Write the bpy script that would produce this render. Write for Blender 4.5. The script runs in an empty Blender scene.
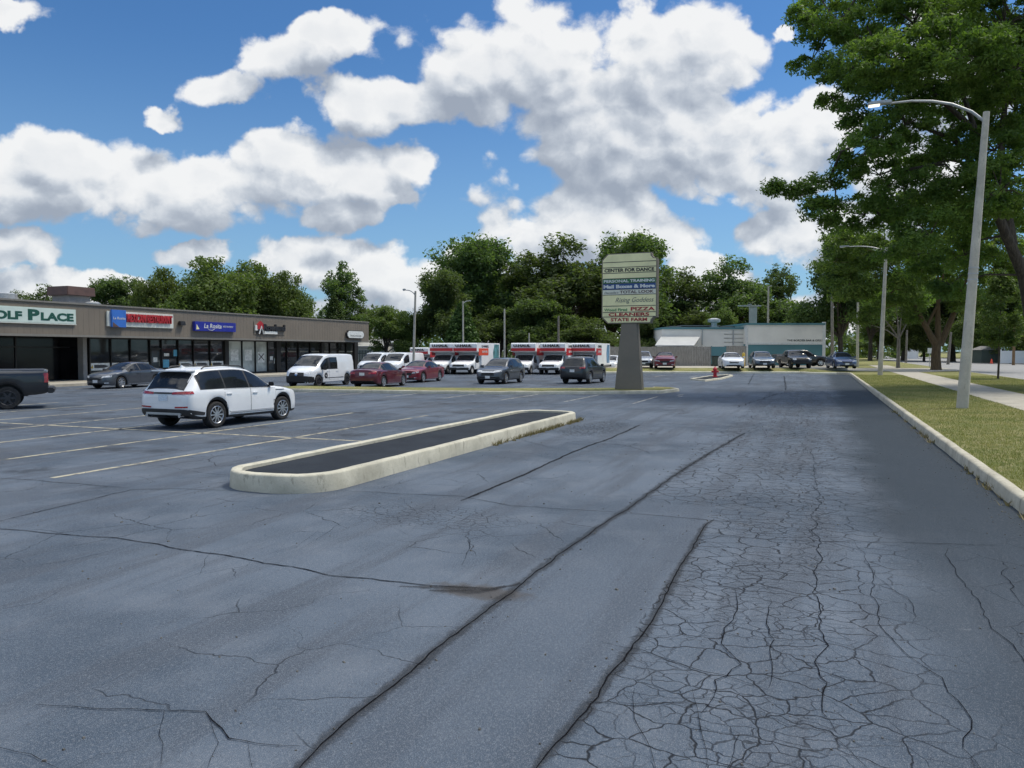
import bpy, bmesh, math, random
import numpy as np
from mathutils import Vector, Matrix
from mathutils.bvhtree import BVHTree
random.seed(7); RNG = np.random.default_rng(7)
SC = bpy.context.scene
COL = SC.collection
rad = math.radians

# ------------------------------------------------------------------ camera and site frame
F, CH, HORIZON = 769.0, 2.1, 351.0
PITCH = math.atan((384-HORIZON)/F)
def ray(px, py):
    fw = Vector((0, math.cos(PITCH), -math.sin(PITCH))); up = Vector((0, math.sin(PITCH), math.cos(PITCH)))
    return Vector((1, 0, 0))*(px-512) + fw*F + up*(384-py)
def G(px, py, z=0.0):                       # ground point under a sight line
    d = ray(px, py); t = (z-CH)/d.z
    return Vector((d.x*t, d.y*t, z))
def AT(px, py, Y):                          # point on a sight line at depth Y
    d = ray(px, py); t = Y/d.y
    return Vector((d.x*t, Y, CH+d.z*t))
TH = math.atan(0.4)
D = Vector((math.sin(TH), math.cos(TH), 0)); Nn = Vector((math.cos(TH), -math.sin(TH), 0))
def W(u, v, z=0.0): return D*u + Nn*v + Vector((0, 0, z))   # u along the road, v to its right
def UV(p): return p.dot(D), p.dot(Nn)
def on_v(px, v):                            # u and depth where a sight line's column meets the plane v
    k = (px-512)/F
    t = v/(k*Nn.x + Nn.y)
    return t*(k*D.x + D.y), t
def zat(py, Y): return AT(512, py, Y).z
ANG_D = math.atan2(D.y, D.x); ANG_N = math.atan2(Nn.y, Nn.x)

# ------------------------------------------------------------------ node helpers
class NT:
    def __init__(s, tree): s.t = tree; s.n = tree.nodes; s.l = tree.links
    def put(s, sock, v):
        if v is None: return
        if isinstance(v, bpy.types.NodeSocket): s.l.new(v, sock)
        else:
            try: sock.default_value = v
            except Exception: sock.default_value = tuple(v)+(1.0,) if len(v) == 3 else v
    def node(s, typ, **kw):
        n = s.n.new(typ)
        for k, v in kw.items(): setattr(n, k, v)
        return n
    def m(s, op, a, b=None, c=None, clamp=False):
        n = s.n.new('ShaderNodeMath'); n.operation = op; n.use_clamp = clamp
        s.put(n.inputs[0], a); s.put(n.inputs[1], b); s.put(n.inputs[2], c)
        return n.outputs[0]
    def add(s, a, b): return s.m('ADD', a, b)
    def sub(s, a, b): return s.m('SUBTRACT', a, b)
    def mul(s, a, b): return s.m('MULTIPLY', a, b)
    def ss(s, x, a, b, lo=0.0, hi=1.0):      # smoothstep
        n = s.n.new('ShaderNodeMapRange'); n.interpolation_type = 'SMOOTHSTEP'
        s.put(n.inputs[0], x); s.put(n.inputs[1], a); s.put(n.inputs[2], b); s.put(n.inputs[3], lo); s.put(n.inputs[4], hi)
        return n.outputs[0]
    def mix(s, f, a, b, blend='MIX'):
        n = s.n.new('ShaderNodeMix'); n.data_type = 'RGBA'; n.blend_type = blend; n.clamp_factor = True
        s.put(n.inputs[0], f); s.put(n.inputs[6], a); s.put(n.inputs[7], b)
        return n.outputs[2]
    def noise(s, vec, scale, detail=4, rough=.55, dist=0.0, col=False, dim='3D'):
        n = s.n.new('ShaderNodeTexNoise'); n.noise_dimensions = dim
        s.put(n.inputs['Vector'], vec); n.inputs['Scale'].default_value = scale; n.inputs['Detail'].default_value = detail
        n.inputs['Roughness'].default_value = rough; n.inputs['Distortion'].default_value = dist
        return n.outputs[1 if col else 0]
    def voro(s, vec, scale, feature='DISTANCE_TO_EDGE', dim='2D', rnd=1.0):
        n = s.n.new('ShaderNodeTexVoronoi'); n.feature = feature; n.voronoi_dimensions = dim
        s.put(n.inputs['Vector'], vec); n.inputs['Scale'].default_value = scale; n.inputs['Randomness'].default_value = rnd
        return n.outputs['Distance']
    def vec(s, op, a, b=None, scale=None):
        n = s.n.new('ShaderNodeVectorMath'); n.operation = op
        s.put(n.inputs[0], a); s.put(n.inputs[1], b)
        if scale is not None: s.put(n.inputs['Scale'], scale)
        return n.outputs['Value'] if op in ('DOT_PRODUCT', 'LENGTH') else n.outputs['Vector']
    def sep(s, v):
        n = s.n.new('ShaderNodeSeparateXYZ'); s.put(n.inputs[0], v); return n.outputs
    def comb(s, x, y, z=0.0):
        n = s.n.new('ShaderNodeCombineXYZ'); s.put(n.inputs[0], x); s.put(n.inputs[1], y); s.put(n.inputs[2], z); return n.outputs[0]
    def coord(s, which='Object'): return s.n.new('ShaderNodeTexCoord').outputs[which]
    def pos(s): return s.n.new('ShaderNodeNewGeometry').outputs['Position']
    def bump(s, h, strength=.3, dist=.01):
        n = s.n.new('ShaderNodeBump'); n.inputs['Strength'].default_value = strength; n.inputs['Distance'].default_value = dist
        s.put(n.inputs['Height'], h); return n.outputs[0]

def mat(name):
    m = bpy.data.materials.new(name); m.use_nodes = True
    t = NT(m.node_tree); b = t.n['Principled BSDF']
    return m, t, b
def simple(name, col, rough=.5, metal=0.0, var=.12, scale=6.0, spec=.5, coat=0.0, bump=0.0, emit=None, dirt=0.0):
    """A painted / plain surface with gentle wear so that it is never perfectly uniform."""
    m, t, b = mat(name)
    co = t.coord('Object')
    nz = t.noise(co, scale, 5, .6)
    f = t.ss(nz, .3, .7)
    dark = tuple(c*(1-var) for c in col); lite = tuple(min(1, c*(1+var*.6)) for c in col)
    c = t.mix(f, dark, lite)
    if dirt: c = t.mix(t.mul(t.ss(t.noise(co, scale*.35, 6, .65), .45, .75), dirt), c, (.10, .085, .065))
    t.put(b.inputs['Base Color'], c)
    t.put(b.inputs['Roughness'], t.ss(nz, .2, .8, max(0, rough-.08), min(1, rough+.08)))
    b.inputs['Metallic'].default_value = metal
    b.inputs['Specular IOR Level'].default_value = spec
    b.inputs['Coat Weight'].default_value = coat; b.inputs['Coat Roughness'].default_value = .04
    if bump: t.put(b.inputs['Normal'], t.bump(t.noise(co, scale*9, 4, .6), bump, .01))
    if emit: b.inputs['Emission Color'].default_value = tuple(emit[:3])+(1,); b.inputs['Emission Strength'].default_value = emit[3]
    return m
M = {}

# ------------------------------------------------------------------ mesh helpers
class MB:
    """collects faces for ONE mesh object"""
    def __init__(s): s.v = []; s.f = []; s.mi = []; s.uv = None
    def quad(s, pts, mi=0):
        k = len(s.v); s.v += [tuple(p) for p in pts]; s.f.append(tuple(range(k, k+len(pts)))); s.mi.append(mi); return s
    def box(s, c, size, rot=0.0, mi=0, taper=1.0):
        cx, cy, cz = c; hx, hy, hz = size[0]/2, size[1]/2, size[2]/2
        ca, sa = math.cos(rot), math.sin(rot); k = len(s.v)
        for dz in (-1, 1):
            tp = 1.0 if dz < 0 else taper
            for dx, dy in ((-1, -1), (1, -1), (1, 1), (-1, 1)):
                x, y = dx*hx*tp, dy*hy*tp
                s.v.append((cx+x*ca-y*sa, cy+x*sa+y*ca, cz+dz*hz))
        for q in ((0, 3, 2, 1), (4, 5, 6, 7), (0, 1, 5, 4), (1, 2, 6, 5), (2, 3, 7, 6), (3, 0, 4, 7)):
            s.f.append(tuple(k+i for i in q)); s.mi.append(mi)
        return s
    def obox(s, o, ax, ay, az, mi=0):        # box from corner o with three edge vectors
        o = Vector(o); ax = Vector(ax); ay = Vector(ay); az = Vector(az); k = len(s.v)
        for b_ in (0, 1):
            for p in ((0, 0), (1, 0), (1, 1), (0, 1)):
                s.v.append(tuple(o+ax*p[0]+ay*p[1]+az*b_))
        for q in ((0, 3, 2, 1), (4, 5, 6, 7), (0, 1, 5, 4), (1, 2, 6, 5), (2, 3, 7, 6), (3, 0, 4, 7)):
            s.f.append(tuple(k+i for i in q)); s.mi.append(mi)
        return s
    def prism(s, poly, z0, z1, mi=0, mtop=None):
        n = len(poly); k = len(s.v)
        s.v += [(p[0], p[1], z0) for p in poly] + [(p[0], p[1], z1) for p in poly]
        s.f.append(tuple(range(k+n, k+2*n))); s.mi.append(mi if mtop is None else mtop)
        s.f.append(tuple(range(k+n-1, k-1, -1))); s.mi.append(mi)
        for i in range(n):
            j = (i+1) % n
            s.f.append((k+i, k+j, k+n+j, k+n+i)); s.mi.append(mi)
        return s
    def extrude(s, poly3, vec, mi=0):        # any planar outline swept along vec
        n = len(poly3); k = len(s.v); vec = Vector(vec)
        s.v += [tuple(p) for p in poly3] + [tuple(Vector(p)+vec) for p in poly3]
        s.f.append(tuple(range(k+n-1, k-1, -1))); s.mi.append(mi)
        s.f.append(tuple(range(k+n, k+2*n))); s.mi.append(mi)
        for i in range(n):
            j = (i+1) % n
            s.f.append((k+i, k+j, k+n+j, k+n+i)); s.mi.append(mi)
        return s
    def tube(s, path, radii, n=10, mi=0, cap=True):
        path = [Vector(p) for p in path]
        if not hasattr(radii, '__len__'): radii = [radii]*len(path)
        k0 = len(s.v); ref = None
        for i, p in enumerate(path):
            a = path[max(0, i-1)]; b = path[min(len(path)-1, i+1)]
            t = (b-a).normalized()
            if ref is None:
                ref = t.cross(Vector((0, 0, 1)) if abs(t.z) < .9 else Vector((1, 0, 0))).normalized()
            ref = (ref - t*ref.dot(t)).normalized(); bi = t.cross(ref)
            for j in range(n):
                an = 2*math.pi*j/n
                s.v.append(tuple(p + (ref*math.cos(an)+bi*math.sin(an))*radii[i]))
        for i in range(len(path)-1):
            for j in range(n):
                a = k0+i*n+j; b = k0+i*n+(j+1) % n
                s.f.append((a, b, b+n, a+n)); s.mi.append(mi)
        if cap:
            s.f.append(tuple(range(k0+n-1, k0-1, -1))); s.mi.append(mi)
            e = k0+(len(path)-1)*n; s.f.append(tuple(range(e, e+n))); s.mi.append(mi)
        return s
    def lathe(s, prof, n=24, c=(0, 0, 0), axis='z', mi=0, cap=True):
        k0 = len(s.v)
        for r, h in prof:
            for j in range(n):
                an = 2*math.pi*j/n; x, y = r*math.cos(an), r*math.sin(an)
                p = (x, y, h) if axis == 'z' else (x, h, y) if axis == 'y' else (h, x, y)
                s.v.append((c[0]+p[0], c[1]+p[1], c[2]+p[2]))
        for i in range(len(prof)-1):
            for j in range(n):
                a = k0+i*n+j; b = k0+i*n+(j+1) % n
                s.f.append((a, b, b+n, a+n)); s.mi.append(mi)
        if not cap: return s
        s.f.append(tuple(range(k0+n-1, k0-1, -1))); s.mi.append(mi)
        e = k0+(len(prof)-1)*n; s.f.append(tuple(range(e, e+n))); s.mi.append(mi)
        return s
    def build(s, name, mats, parent=None, smooth=None, bevel=0.0, recalc=True):
        me = bpy.data.meshes.new(name); me.from_pydata(s.v, [], s.f)
        mats = mats if isinstance(mats, (list, tuple)) else [mats]
        for x in mats: me.materials.append(x)
        if len(mats) > 1: me.polygons.foreach_set('material_index', s.mi)
        if recalc or bevel:
            bm = bmesh.new(); bm.from_mesh(me)
            if recalc: bmesh.ops.recalc_face_normals(bm, faces=bm.faces)
            if bevel: bmesh.ops.bevel(bm, geom=[e for e in bm.edges if e.is_manifold and e.calc_face_angle(0) > .5], offset=bevel, segments=2, affect='EDGES', clamp_overlap=True)
            bm.to_mesh(me); bm.free()
        if smooth is not None:
            me.polygons.foreach_set('use_smooth', [True]*len(me.polygons)); me.set_sharp_from_angle(angle=rad(smooth))
        me.update()
        return link(name, me, parent)
def link(name, data, parent=None):
    o = bpy.data.objects.new(name, data); COL.objects.link(o)
    if parent is not None: o.parent = parent
    return o
def np_mesh(name, verts, faces_n, n_per, mats, parent=None):
    """big meshes: verts (N,3), consecutive faces of n_per vertices"""
    me = bpy.data.meshes.new(name); nv = len(verts); nf = nv//n_per
    me.vertices.add(nv); me.vertices.foreach_set('co', np.asarray(verts, dtype=np.float32).ravel())
    me.loops.add(nv); me.loops.foreach_set('vertex_index', np.arange(nv, dtype=np.int32))
    me.polygons.add(nf); me.polygons.foreach_set('loop_start', np.arange(0, nv, n_per, dtype=np.int32))
    for x in (mats if isinstance(mats, (list, tuple)) else [mats]): me.materials.append(x)
    me.update(calc_edges=True)
    return link(name, me, parent)
def empty(name, loc, rz=0.0):
    o = bpy.data.objects.new(name, None); COL.objects.link(o); o.location = loc; o.rotation_euler = (0, 0, rz); o.empty_display_size = .2
    return o
def tag(o, label=None, cat=None, group=None, kind=None):
    if label: o['label'] = label
    if cat: o['category'] = cat
    if group: o['group'] = group
    if kind: o['kind'] = kind
    return o
def struct(o): o['kind'] = 'structure'; return o
def copy_tree(o, parent=None):
    c = o.copy(); COL.objects.link(c)
    if parent is not None: c.parent = parent
    for ch in list(o.children): copy_tree(ch, c)
    return c

_TXT = {}
def text(name, s, right, up, origin, width, height, material, parent=None, bold=.0, shear=0.0, depth=.01, condensed=None):
    """lettering: one mesh, centred on origin, lying in the plane (right, up), fitted to width x height"""
    key = (s, bold, shear)
    if key not in _TXT:
        cu = bpy.data.curves.new('lettering', 'FONT'); cu.body = s; cu.size = 1.0; cu.offset = bold; cu.shear = shear; cu.resolution_u = 3
        cu.extrude = .02
        ob = bpy.data.objects.new('lettering_source', cu); COL.objects.link(ob)
        bpy.context.view_layer.update()
        me = bpy.data.meshes.new_from_object(ob.evaluated_get(bpy.context.evaluated_depsgraph_get()))
        bpy.data.objects.remove(ob); bpy.data.curves.remove(cu)
        co = np.zeros(len(me.vertices)*3); me.vertices.foreach_get('co', co); _TXT[key] = (me, co.reshape(-1, 3))
    src, co = _TXT[key]
    me = src.copy(); me.materials.clear(); me.materials.append(material)
    lo, hi = co.min(0), co.max(0); c = (lo+hi)/2; sz = hi-lo
    r = Vector(right).normalized(); u = Vector(up).normalized(); n = r.cross(u)
    q = (co-c)/np.where(sz < 1e-6, 1, sz)*np.array([width, height, depth])
    o0 = Vector(origin)
    out = np.array(o0)+q[:, :1]*np.array(r)+q[:, 1:2]*np.array(u)+(q[:, 2:]+depth/2)*np.array(n)
    me.vertices.foreach_set('co', out.astype(np.float32).ravel()); me.update()
    return link(name, me, parent)

def pchip(pts):
    x = np.array([p[0] for p in pts], float); y = np.array([p[1] for p in pts], float)
    h = np.diff(x); d = np.diff(y)/h; n = len(x); m = np.zeros(n)
    if n == 2: m[:] = d[0]
    else:
        for i in range(1, n-1):
            if d[i-1]*d[i] > 0:
                w1 = 2*h[i]+h[i-1]; w2 = h[i]+2*h[i-1]
                m[i] = (w1+w2)/(w1/d[i-1]+w2/d[i])
        m[0] = d[0]; m[-1] = d[-1]
    def f(t):
        t = min(max(t, x[0]), x[-1]); i = min(max(int(np.searchsorted(x, t)-1), 0), n-2)
        s = (t-x[i])/h[i]
        return float((2*s**3-3*s**2+1)*y[i]+(s**3-2*s**2+s)*h[i]*m[i]+(-2*s**3+3*s**2)*y[i+1]+(s**3-s**2)*h[i]*m[i+1])
    return f
# ------------------------------------------------------------------ world: Nishita sky with cumulus
SUN_EL, SUN_AZ = rad(60), rad(70)            # azimuth measured from +Y towards +X
def build_world():
    w = bpy.data.worlds.new('World'); SC.world = w; w.use_nodes = True
    t = NT(w.node_tree); t.n.clear()
    out = t.node('ShaderNodeOutputWorld'); bg = t.node('ShaderNodeBackground'); t.l.new(bg.outputs[0], out.inputs[0])
    sky = t.node('ShaderNodeTexSky', sky_type='NISHITA'); sky.sun_disc = False
    sky.sun_elevation = SUN_EL; sky.sun_rotation = SUN_AZ; sky.altitude = 200; sky.air_density = 1.15; sky.dust_density = .6; sky.ozone_density = 2.0
    g = t.coord('Generated'); x, y, z = t.sep(g)
    skyc = t.mix(1.0, sky.outputs[0], (.44, .74, 1.04), 'MULTIPLY')
    skyc = t.mix(t.ss(z, .38, .02, 0, .36), skyc, (4.0, 6.0, 8.0))
    ys = t.m('MAXIMUM', y, .08)
    X = t.m('DIVIDE', x, ys); Z = t.m('DIVIDE', z, ys)
    p0 = t.comb(X, Z, 0)
    warp = t.noise(p0, 7.0, 5, .6, col=True)
    warp = t.vec('SUBTRACT', warp, (.5, .5, .5))
    warp2 = t.vec('SUBTRACT', t.noise(p0, 26.0, 4, .6, col=True), (.5, .5, .5))
    pw = t.vec('ADD', t.vec('ADD', p0, t.vec('MULTIPLY', warp, (.085, .06, 0))), t.vec('MULTIPLY', warp2, (.022, .02, 0)))
    wx, wz, _ = t.sep(pw)
    P = t.comb(wx, wz, t.mul(wz, -1.0))
    P2 = t.vec('ADD', P, (.018, .052, -.052))   # a little nearer the sun
    blobs = [(475, 72, 66, 50, 50), (545, 58, 80, 52, 90), (640, 48, 85, 38, 85), (715, 42, 48, 36, 70), (600, 125, 120, 70, 62), (690, 135, 95, 60, 48),
             (785, 145, 60, 42, 48), (405, 100, 72, 26, 26), (352, 98, 42, 18, 24), (750, 178, 95, 22, 24), (830, 120, 50, 30, 50),
             (328, 30, 42, 20, 22), (280, 52, 42, 24, 24), (226, 82, 40, 16, 18),
             (60, 170, 75, 32, 42), (10, 185, 55, 30, 35), (135, 185, 95, 36, 36), (220, 180, 62, 26, 42), (290, 165, 60, 34, 45), (350, 178, 60, 24, 30), (412, 162, 34, 22, 22),
             (335, 218, 34, 12, 13), (165, 116, 20, 11, 12), (385, 202, 30, 12, 10),
             (8, 242, 46, 16, 20), (45, 284, 80, 16, 26), (120, 285, 50, 10, 16), (198, 252, 38, 9, 14), (310, 258, 72, 20, 32), (372, 265, 70, 22, 34), (430, 285, 60, 26, 24), (230, 285, 60, 18, 20),
             (585, 218, 72, 34, 42), (535, 236, 52, 22, 34), (645, 240, 62, 20, 26), (692, 262, 34, 14, 22), (720, 280, 60, 14, 24), (790, 232, 52, 18, 32), (480, 258, 50, 20, 26), (860, 230, 60, 40, 45), (900, 180, 60, 50, 60),
             (8, 4, 52, 12, 14), (780, 35, 9, 9, 9), (640, 312, 300, 22, 40), (150, 316, 260, 18, 40), (950, 60, 60, 60, 60)]
    def field(pv):
        acc = None
        for px, py, rx, ru, rl in blobs:
            rx, ru, rl = rx*1.08, ru*1.08, rl*1.08
            d = ray(px, py); cx, cz = d.x/d.y, d.z/d.y
            ia, iu, il = F/rx, F/ru, F/rl
            n = t.node('ShaderNodeVectorMath', operation='MULTIPLY_ADD'); t.put(n.inputs[0], pv)
            n.inputs[1].default_value = (ia, iu, il); n.inputs[2].default_value = (-cx*ia, -cz*iu, cz*il)
            r = t.vec('LENGTH', t.vec('MAXIMUM', n.outputs[0], (-99, 0, 0)))
            acc = r if acc is None else t.m('SMOOTH_MIN', acc, r, .22)
        return t.sub(1.0, acc)
    e1, e2 = t.add(field(P), .10), t.add(field(P2), .10)
    # elsewhere in the sky (overhead, behind the camera): cloud cover from plain noise
    gz = t.vec('MULTIPLY', g, (1, 1, 1.8))
    over = t.ss(z, .52, .80)  # unseen overhead cloud made denser and brighter to lift the ambient light
    far = t.add(t.ss(t.noise(gz, 2.3, 3, .5), .44, .68, -.7, .75), t.mul(over, .9))
    front = t.mul(t.mul(t.ss(y, .45, .6), t.ss(t.m('ABSOLUTE', X), .95, .72)), t.ss(Z, .72, .52))
    mixf = lambda a: t.add(t.mul(a, front), t.mul(far, t.sub(1.0, front)))
    e1, e2 = mixf(e1), mixf(e2)
    q = t.vec('MULTIPLY', g, (1, 1, 1.25)); q2 = t.vec('ADD', q, (.009, 0, .018))
    def puff(v):                            # rounded billows: two octaves of cells on a gently warped field, plus some turbulence
        v = t.vec('ADD', v, t.vec('MULTIPLY', warp, (.05, .05, .05)))
        a = t.voro(v, 13.0, 'SMOOTH_F1', '3D'); b = t.voro(v, 31.0, 'F1', '3D')
        return t.add(t.add(t.mul(t.sub(.45, a), .62), t.mul(t.sub(.45, b), .26)), t.mul(t.sub(t.noise(v, 14.0, 7, .58), .5), .75))
    n1, n2 = puff(q), puff(q2)
    d1 = t.add(e1, t.mul(n1, 1.75)); d2 = t.add(e2, t.mul(n2, 1.75))
    alpha = t.ss(d1, -.03, .30)
    lit = t.sub(d1, d2)
    thick = t.ss(d1, .10, 1.2)
    sh = t.add(t.ss(t.add(lit, t.mul(t.sub(n1, n2), .9)), -1.05, .85, .0, 1.12), t.mul(thick, -.22))
    sh = t.m('ADD', sh, t.mul(t.sub(t.noise(q, 24.0, 5, .6), .5), .25), clamp=True)
    cl = t.node('ShaderNodeValToRGB'); cr = cl.color_ramp
    cr.elements[0].position = 0; cr.elements[0].color = (3.3, 3.75, 4.5, 1)
    cr.elements[1].position = 1; cr.elements[1].color = (8.7, 8.75, 8.75, 1)
    e = cr.elements.new(.40); e.color = (4.9, 5.35, 6.0, 1)
    e = cr.elements.new(.68); e.color = (6.5, 6.85, 7.3, 1)
    t.put(cl.inputs[0], sh)
    bright = t.vec('SCALE', cl.outputs[0], scale=t.add(1.0, t.mul(over, 1.2)))
    col = t.mix(t.mul(alpha, .96), skyc, bright)
    t.put(bg.inputs[0], col); bg.inputs[1].default_value = .10
    w.cycles.sampling_method = 'MANUAL'; w.cycles.sample_map_resolution = 512
build_world()
sl = bpy.data.lights.new('sun', 'SUN'); sl.energy = 2.8; sl.angle = rad(14); sl.color = (1, .93, .80)
so = link('sun', sl)
sd = Vector((math.sin(SUN_AZ)*math.cos(SUN_EL), math.cos(SUN_AZ)*math.cos(SUN_EL), math.sin(SUN_EL)))
so.rotation_euler = (-sd).to_track_quat('-Z', 'Y').to_euler(); so.location = (20, 20, 60)

# ------------------------------------------------------------------ materials
def asphalt():
    m, t, b = mat('weathered_asphalt')
    pos = t.pos()
    u = t.vec('DOT_PRODUCT', pos, tuple(D)); v = t.vec('DOT_PRODUCT', pos, tuple(Nn))
    uv = t.comb(u, v, 0)
    big = t.noise(uv, .22, 5, .6); mid = t.noise(uv, 1.3, 6, .62); fine = t.noise(uv, 45, 4, .7); grit = t.noise(uv, 170, 2, .6)
    streak = t.noise(t.vec('MULTIPLY', uv, (.25, 2.6, 1)), .7, 5, .6)
    # base: faded sealcoat, the sky's blue reflection put into its colour; darker and fresher beside the kerb on the right
    wob = t.mul(t.sub(t.noise(uv, .5, 3, .6), .5), 1.6)
    fresh = t.ss(t.add(v, wob), .25, 1.15)
    farfresh = t.ss(u, 90, 20)
    fresh = t.mul(fresh, t.ss(u, 4, 13, .55, 1.0))
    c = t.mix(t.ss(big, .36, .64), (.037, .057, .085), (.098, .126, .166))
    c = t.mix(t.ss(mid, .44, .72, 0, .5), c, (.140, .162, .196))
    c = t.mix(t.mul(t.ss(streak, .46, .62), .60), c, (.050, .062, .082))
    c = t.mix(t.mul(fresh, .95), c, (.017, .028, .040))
    # lighter lane strips further up the drive, and worn wet-looking dark stall areas on the left
    c = t.mix(t.mul(t.mul(t.ss(v, -9.2, -12.0), t.ss(t.noise(uv, .35, 5, .65), .42, .62)), .55), c, (.045, .048, .056))
    c = t.mix(t.mul(t.mul(t.ss(t.noise(uv, .55, 6, .7), .58, .72), t.ss(u, 14, 22)), .45), c, (.060, .064, .076))
    # alligator cracking, strongest in the lane right of the long seam
    w1 = t.vec('MULTIPLY', t.vec('SUBTRACT', t.noise(uv, 3.4, 3, .55, col=True), (.5, .5, .5)), (.24, .24, 0))
    puv = t.vec('ADD', uv, w1)
    near = t.m('MINIMUM', t.add(.70, t.mul(u, .045)), 3.0)
    vo1 = t.voro(t.vec('MULTIPLY', puv, (1.15, 1.0, 1)), 3.1); vo2 = t.voro(puv, 1.15); vo3 = t.voro(t.vec('MULTIPLY', puv, (1.3, 1, 1)), 6.5)
    def line(d, wdt): return t.ss(d, t.mul(near, wdt), 0.0)
    reg = t.mul(t.ss(v, -1.32, -1.22), t.ss(t.add(v, wob), 1.25, .1))
    reg2 = t.mul(t.mul(t.ss(v, -2.42, -2.30), t.ss(v, 1.4, .2)), t.ss(u, 10.4, 10.9))
    reg = t.m('MAXIMUM', reg, reg2)
    reg = t.mul(reg, t.ss(u, 60, 24, .15, 1))
    patchy = t.ss(t.noise(uv, .75, 4, .6), .32, .50, .25, 1)
    core = t.mul(t.ss(t.m('ABSOLUTE', t.add(v, .45)), 1.05, .35), t.ss(t.noise(uv, .9, 3, .6), .40, .55))
    a1 = t.mul(line(vo1, .036), t.mul(reg, patchy))
    a3 = t.mul(t.mul(line(vo3, .06), t.mul(reg, core)), .75)
    # thin wandering cracks everywhere else
    gen = t.ss(t.noise(uv, .33, 4, .6), .50, .62)
    a2 = t.mul(line(vo2, .013), t.m('MAXIMUM', t.mul(t.mul(gen, .8), t.ss(v, -1.32, -1.4)), t.mul(reg, .35)))
    reg4 = t.mul(t.mul(t.ss(v, 1.0, 1.6), t.ss(u, 13, 7)), .45)
    a4 = t.mul(line(vo2, .014), reg4)
    # the loose broken corner beside the island's far end
    brk = t.mul(t.ss(t.vec('LENGTH', t.vec('MULTIPLY', t.vec('SUBTRACT', uv, (20.3, -5.7, 0)), (.42, 1.15, 0))), 1.1, .7), 1.0)
    a5 = t.mul(t.mul(line(vo3, .16), brk), .7)
    brk2 = t.mul(t.ss(t.vec('LENGTH', t.vec('MULTIPLY', t.vec('SUBTRACT', uv, (8.6, -4.6, 0)), (1.2, .62, 0))), 1.0, .5), .7)
    a6 = t.mul(t.mul(line(vo3, .07), brk2), .8)
    crack = a1
    for a in (a2, a3, a4, a5, a6): crack = t.m('MAXIMUM', crack, a)
    strip = t.mul(t.mul(t.ss(v, -2.46, -2.40), t.ss(v, -1.24, -1.30)), t.ss(u, 10.6, 10.5))
    crack = t.mul(crack, t.sub(1.0, strip))
    c = t.mix(t.mul(strip, .5), c, (.060, .080, .110))
    # light scuffs and chalky grit on the dark lane
    scuff = t.mul(t.mul(t.ss(t.noise(uv, 9, 6, .75), .60, .70), t.ss(t.noise(uv, .8, 3, .5), .50, .66)), t.ss(v, -1.3, .2))
    c = t.mix(t.mul(scuff, .38), c, (.26, .27, .29))
    # aggregate speckle
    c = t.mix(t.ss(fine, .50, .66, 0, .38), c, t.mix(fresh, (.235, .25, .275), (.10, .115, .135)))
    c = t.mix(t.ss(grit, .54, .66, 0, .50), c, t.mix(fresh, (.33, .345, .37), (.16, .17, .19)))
    c = t.mix(t.ss(grit, .46, .32, 0, .65), c, (.026, .030, .038))
    spk = t.noise(uv, 22, 5, .8)
    c = t.mix(t.ss(spk, .46, .33, 0, .40), c, (.032, .037, .047)); c = t.mix(t.ss(spk, .55, .70, 0, .22), c, (.18, .20, .23))
    oil = t.mul(t.ss(t.voro(t.vec('ADD', uv, w1), .36, 'F1'), .22, .06), t.mul(t.ss(v, -9, -11), t.ss(t.noise(uv, 3, 4, .6), .35, .55)))
    c = t.mix(t.mul(oil, .55), c, (.022, .023, .026))
    # brown dirt near cracked middle and old leaves
    dirt = t.mul(t.mul(t.ss(t.noise(uv, 1.1, 6, .7), .60, .75), core), reg)
    c = t.mix(t.mul(dirt, .6), c, (.060, .052, .044))
    pot = t.ss(t.add(t.vec('LENGTH', t.vec('MULTIPLY', t.vec('SUBTRACT', uv, (6.05, -2.75, 0)), (2.6, 1.0, 0))), t.mul(t.sub(t.noise(uv, 5, 5, .7), .5), .9)), .62, .25)
    c = t.mix(t.mul(pot, .75), c, (.070, .062, .055))
    c = t.mix(t.mul(crack, .93), c, (.014, .015, .018))
    t.put(b.inputs['Base Color'], c)
    t.put(b.inputs['Roughness'], t.ss(t.add(big, t.mul(fresh, -.15)), .2, .8, .70, .85))
    b.inputs['Specular IOR Level'].default_value = .14
    h = t.add(t.add(t.mul(fine, .35), t.mul(grit, .22)), t.mul(crack, -1.6))
    h = t.add(h, t.mul(mid, .55))
    t.put(b.inputs['Normal'], t.bump(h, .6, .02))
    return m
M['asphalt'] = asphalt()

def crack_mat(name, core, edge, ragged, amax=1.0, speck=.5):
    """sealed or dirty seam: opaque along its middle, ragged towards its edges (UV.x runs across)"""
    m, t, b = mat(name)
    uvn = t.coord('UV'); ux, uy, _ = t.sep(uvn)
    a = t.m('ABSOLUTE', t.sub(ux, .5))
    pos = t.pos()
    n = t.noise(pos, 16, 6, .75); n2 = t.noise(pos, 60, 4, .7)
    c = t.mix(t.ss(a, .05, .32), core, edge)
    c = t.mix(t.ss(n2, .5, .7, 0, speck), c, (.13, .125, .12))
    t.put(b.inputs['Base Color'], c); b.inputs['Roughness'].default_value = .9; b.inputs['Specular IOR Level'].default_value = .03
    al = t.ss(t.add(a, t.mul(t.sub(n, .5), ragged)), .48, .20, 0, amax)
    t.put(b.inputs['Alpha'], al)
    return m
M['seam'] = crack_mat('dirty_seam', (.030, .030, .032), (.050, .053, .060), .95, .42)
M['crack'] = crack_mat('thin_crack', (.006, .006, .008), (.014, .015, .018), .85, 1.0, 0.0)

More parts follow.
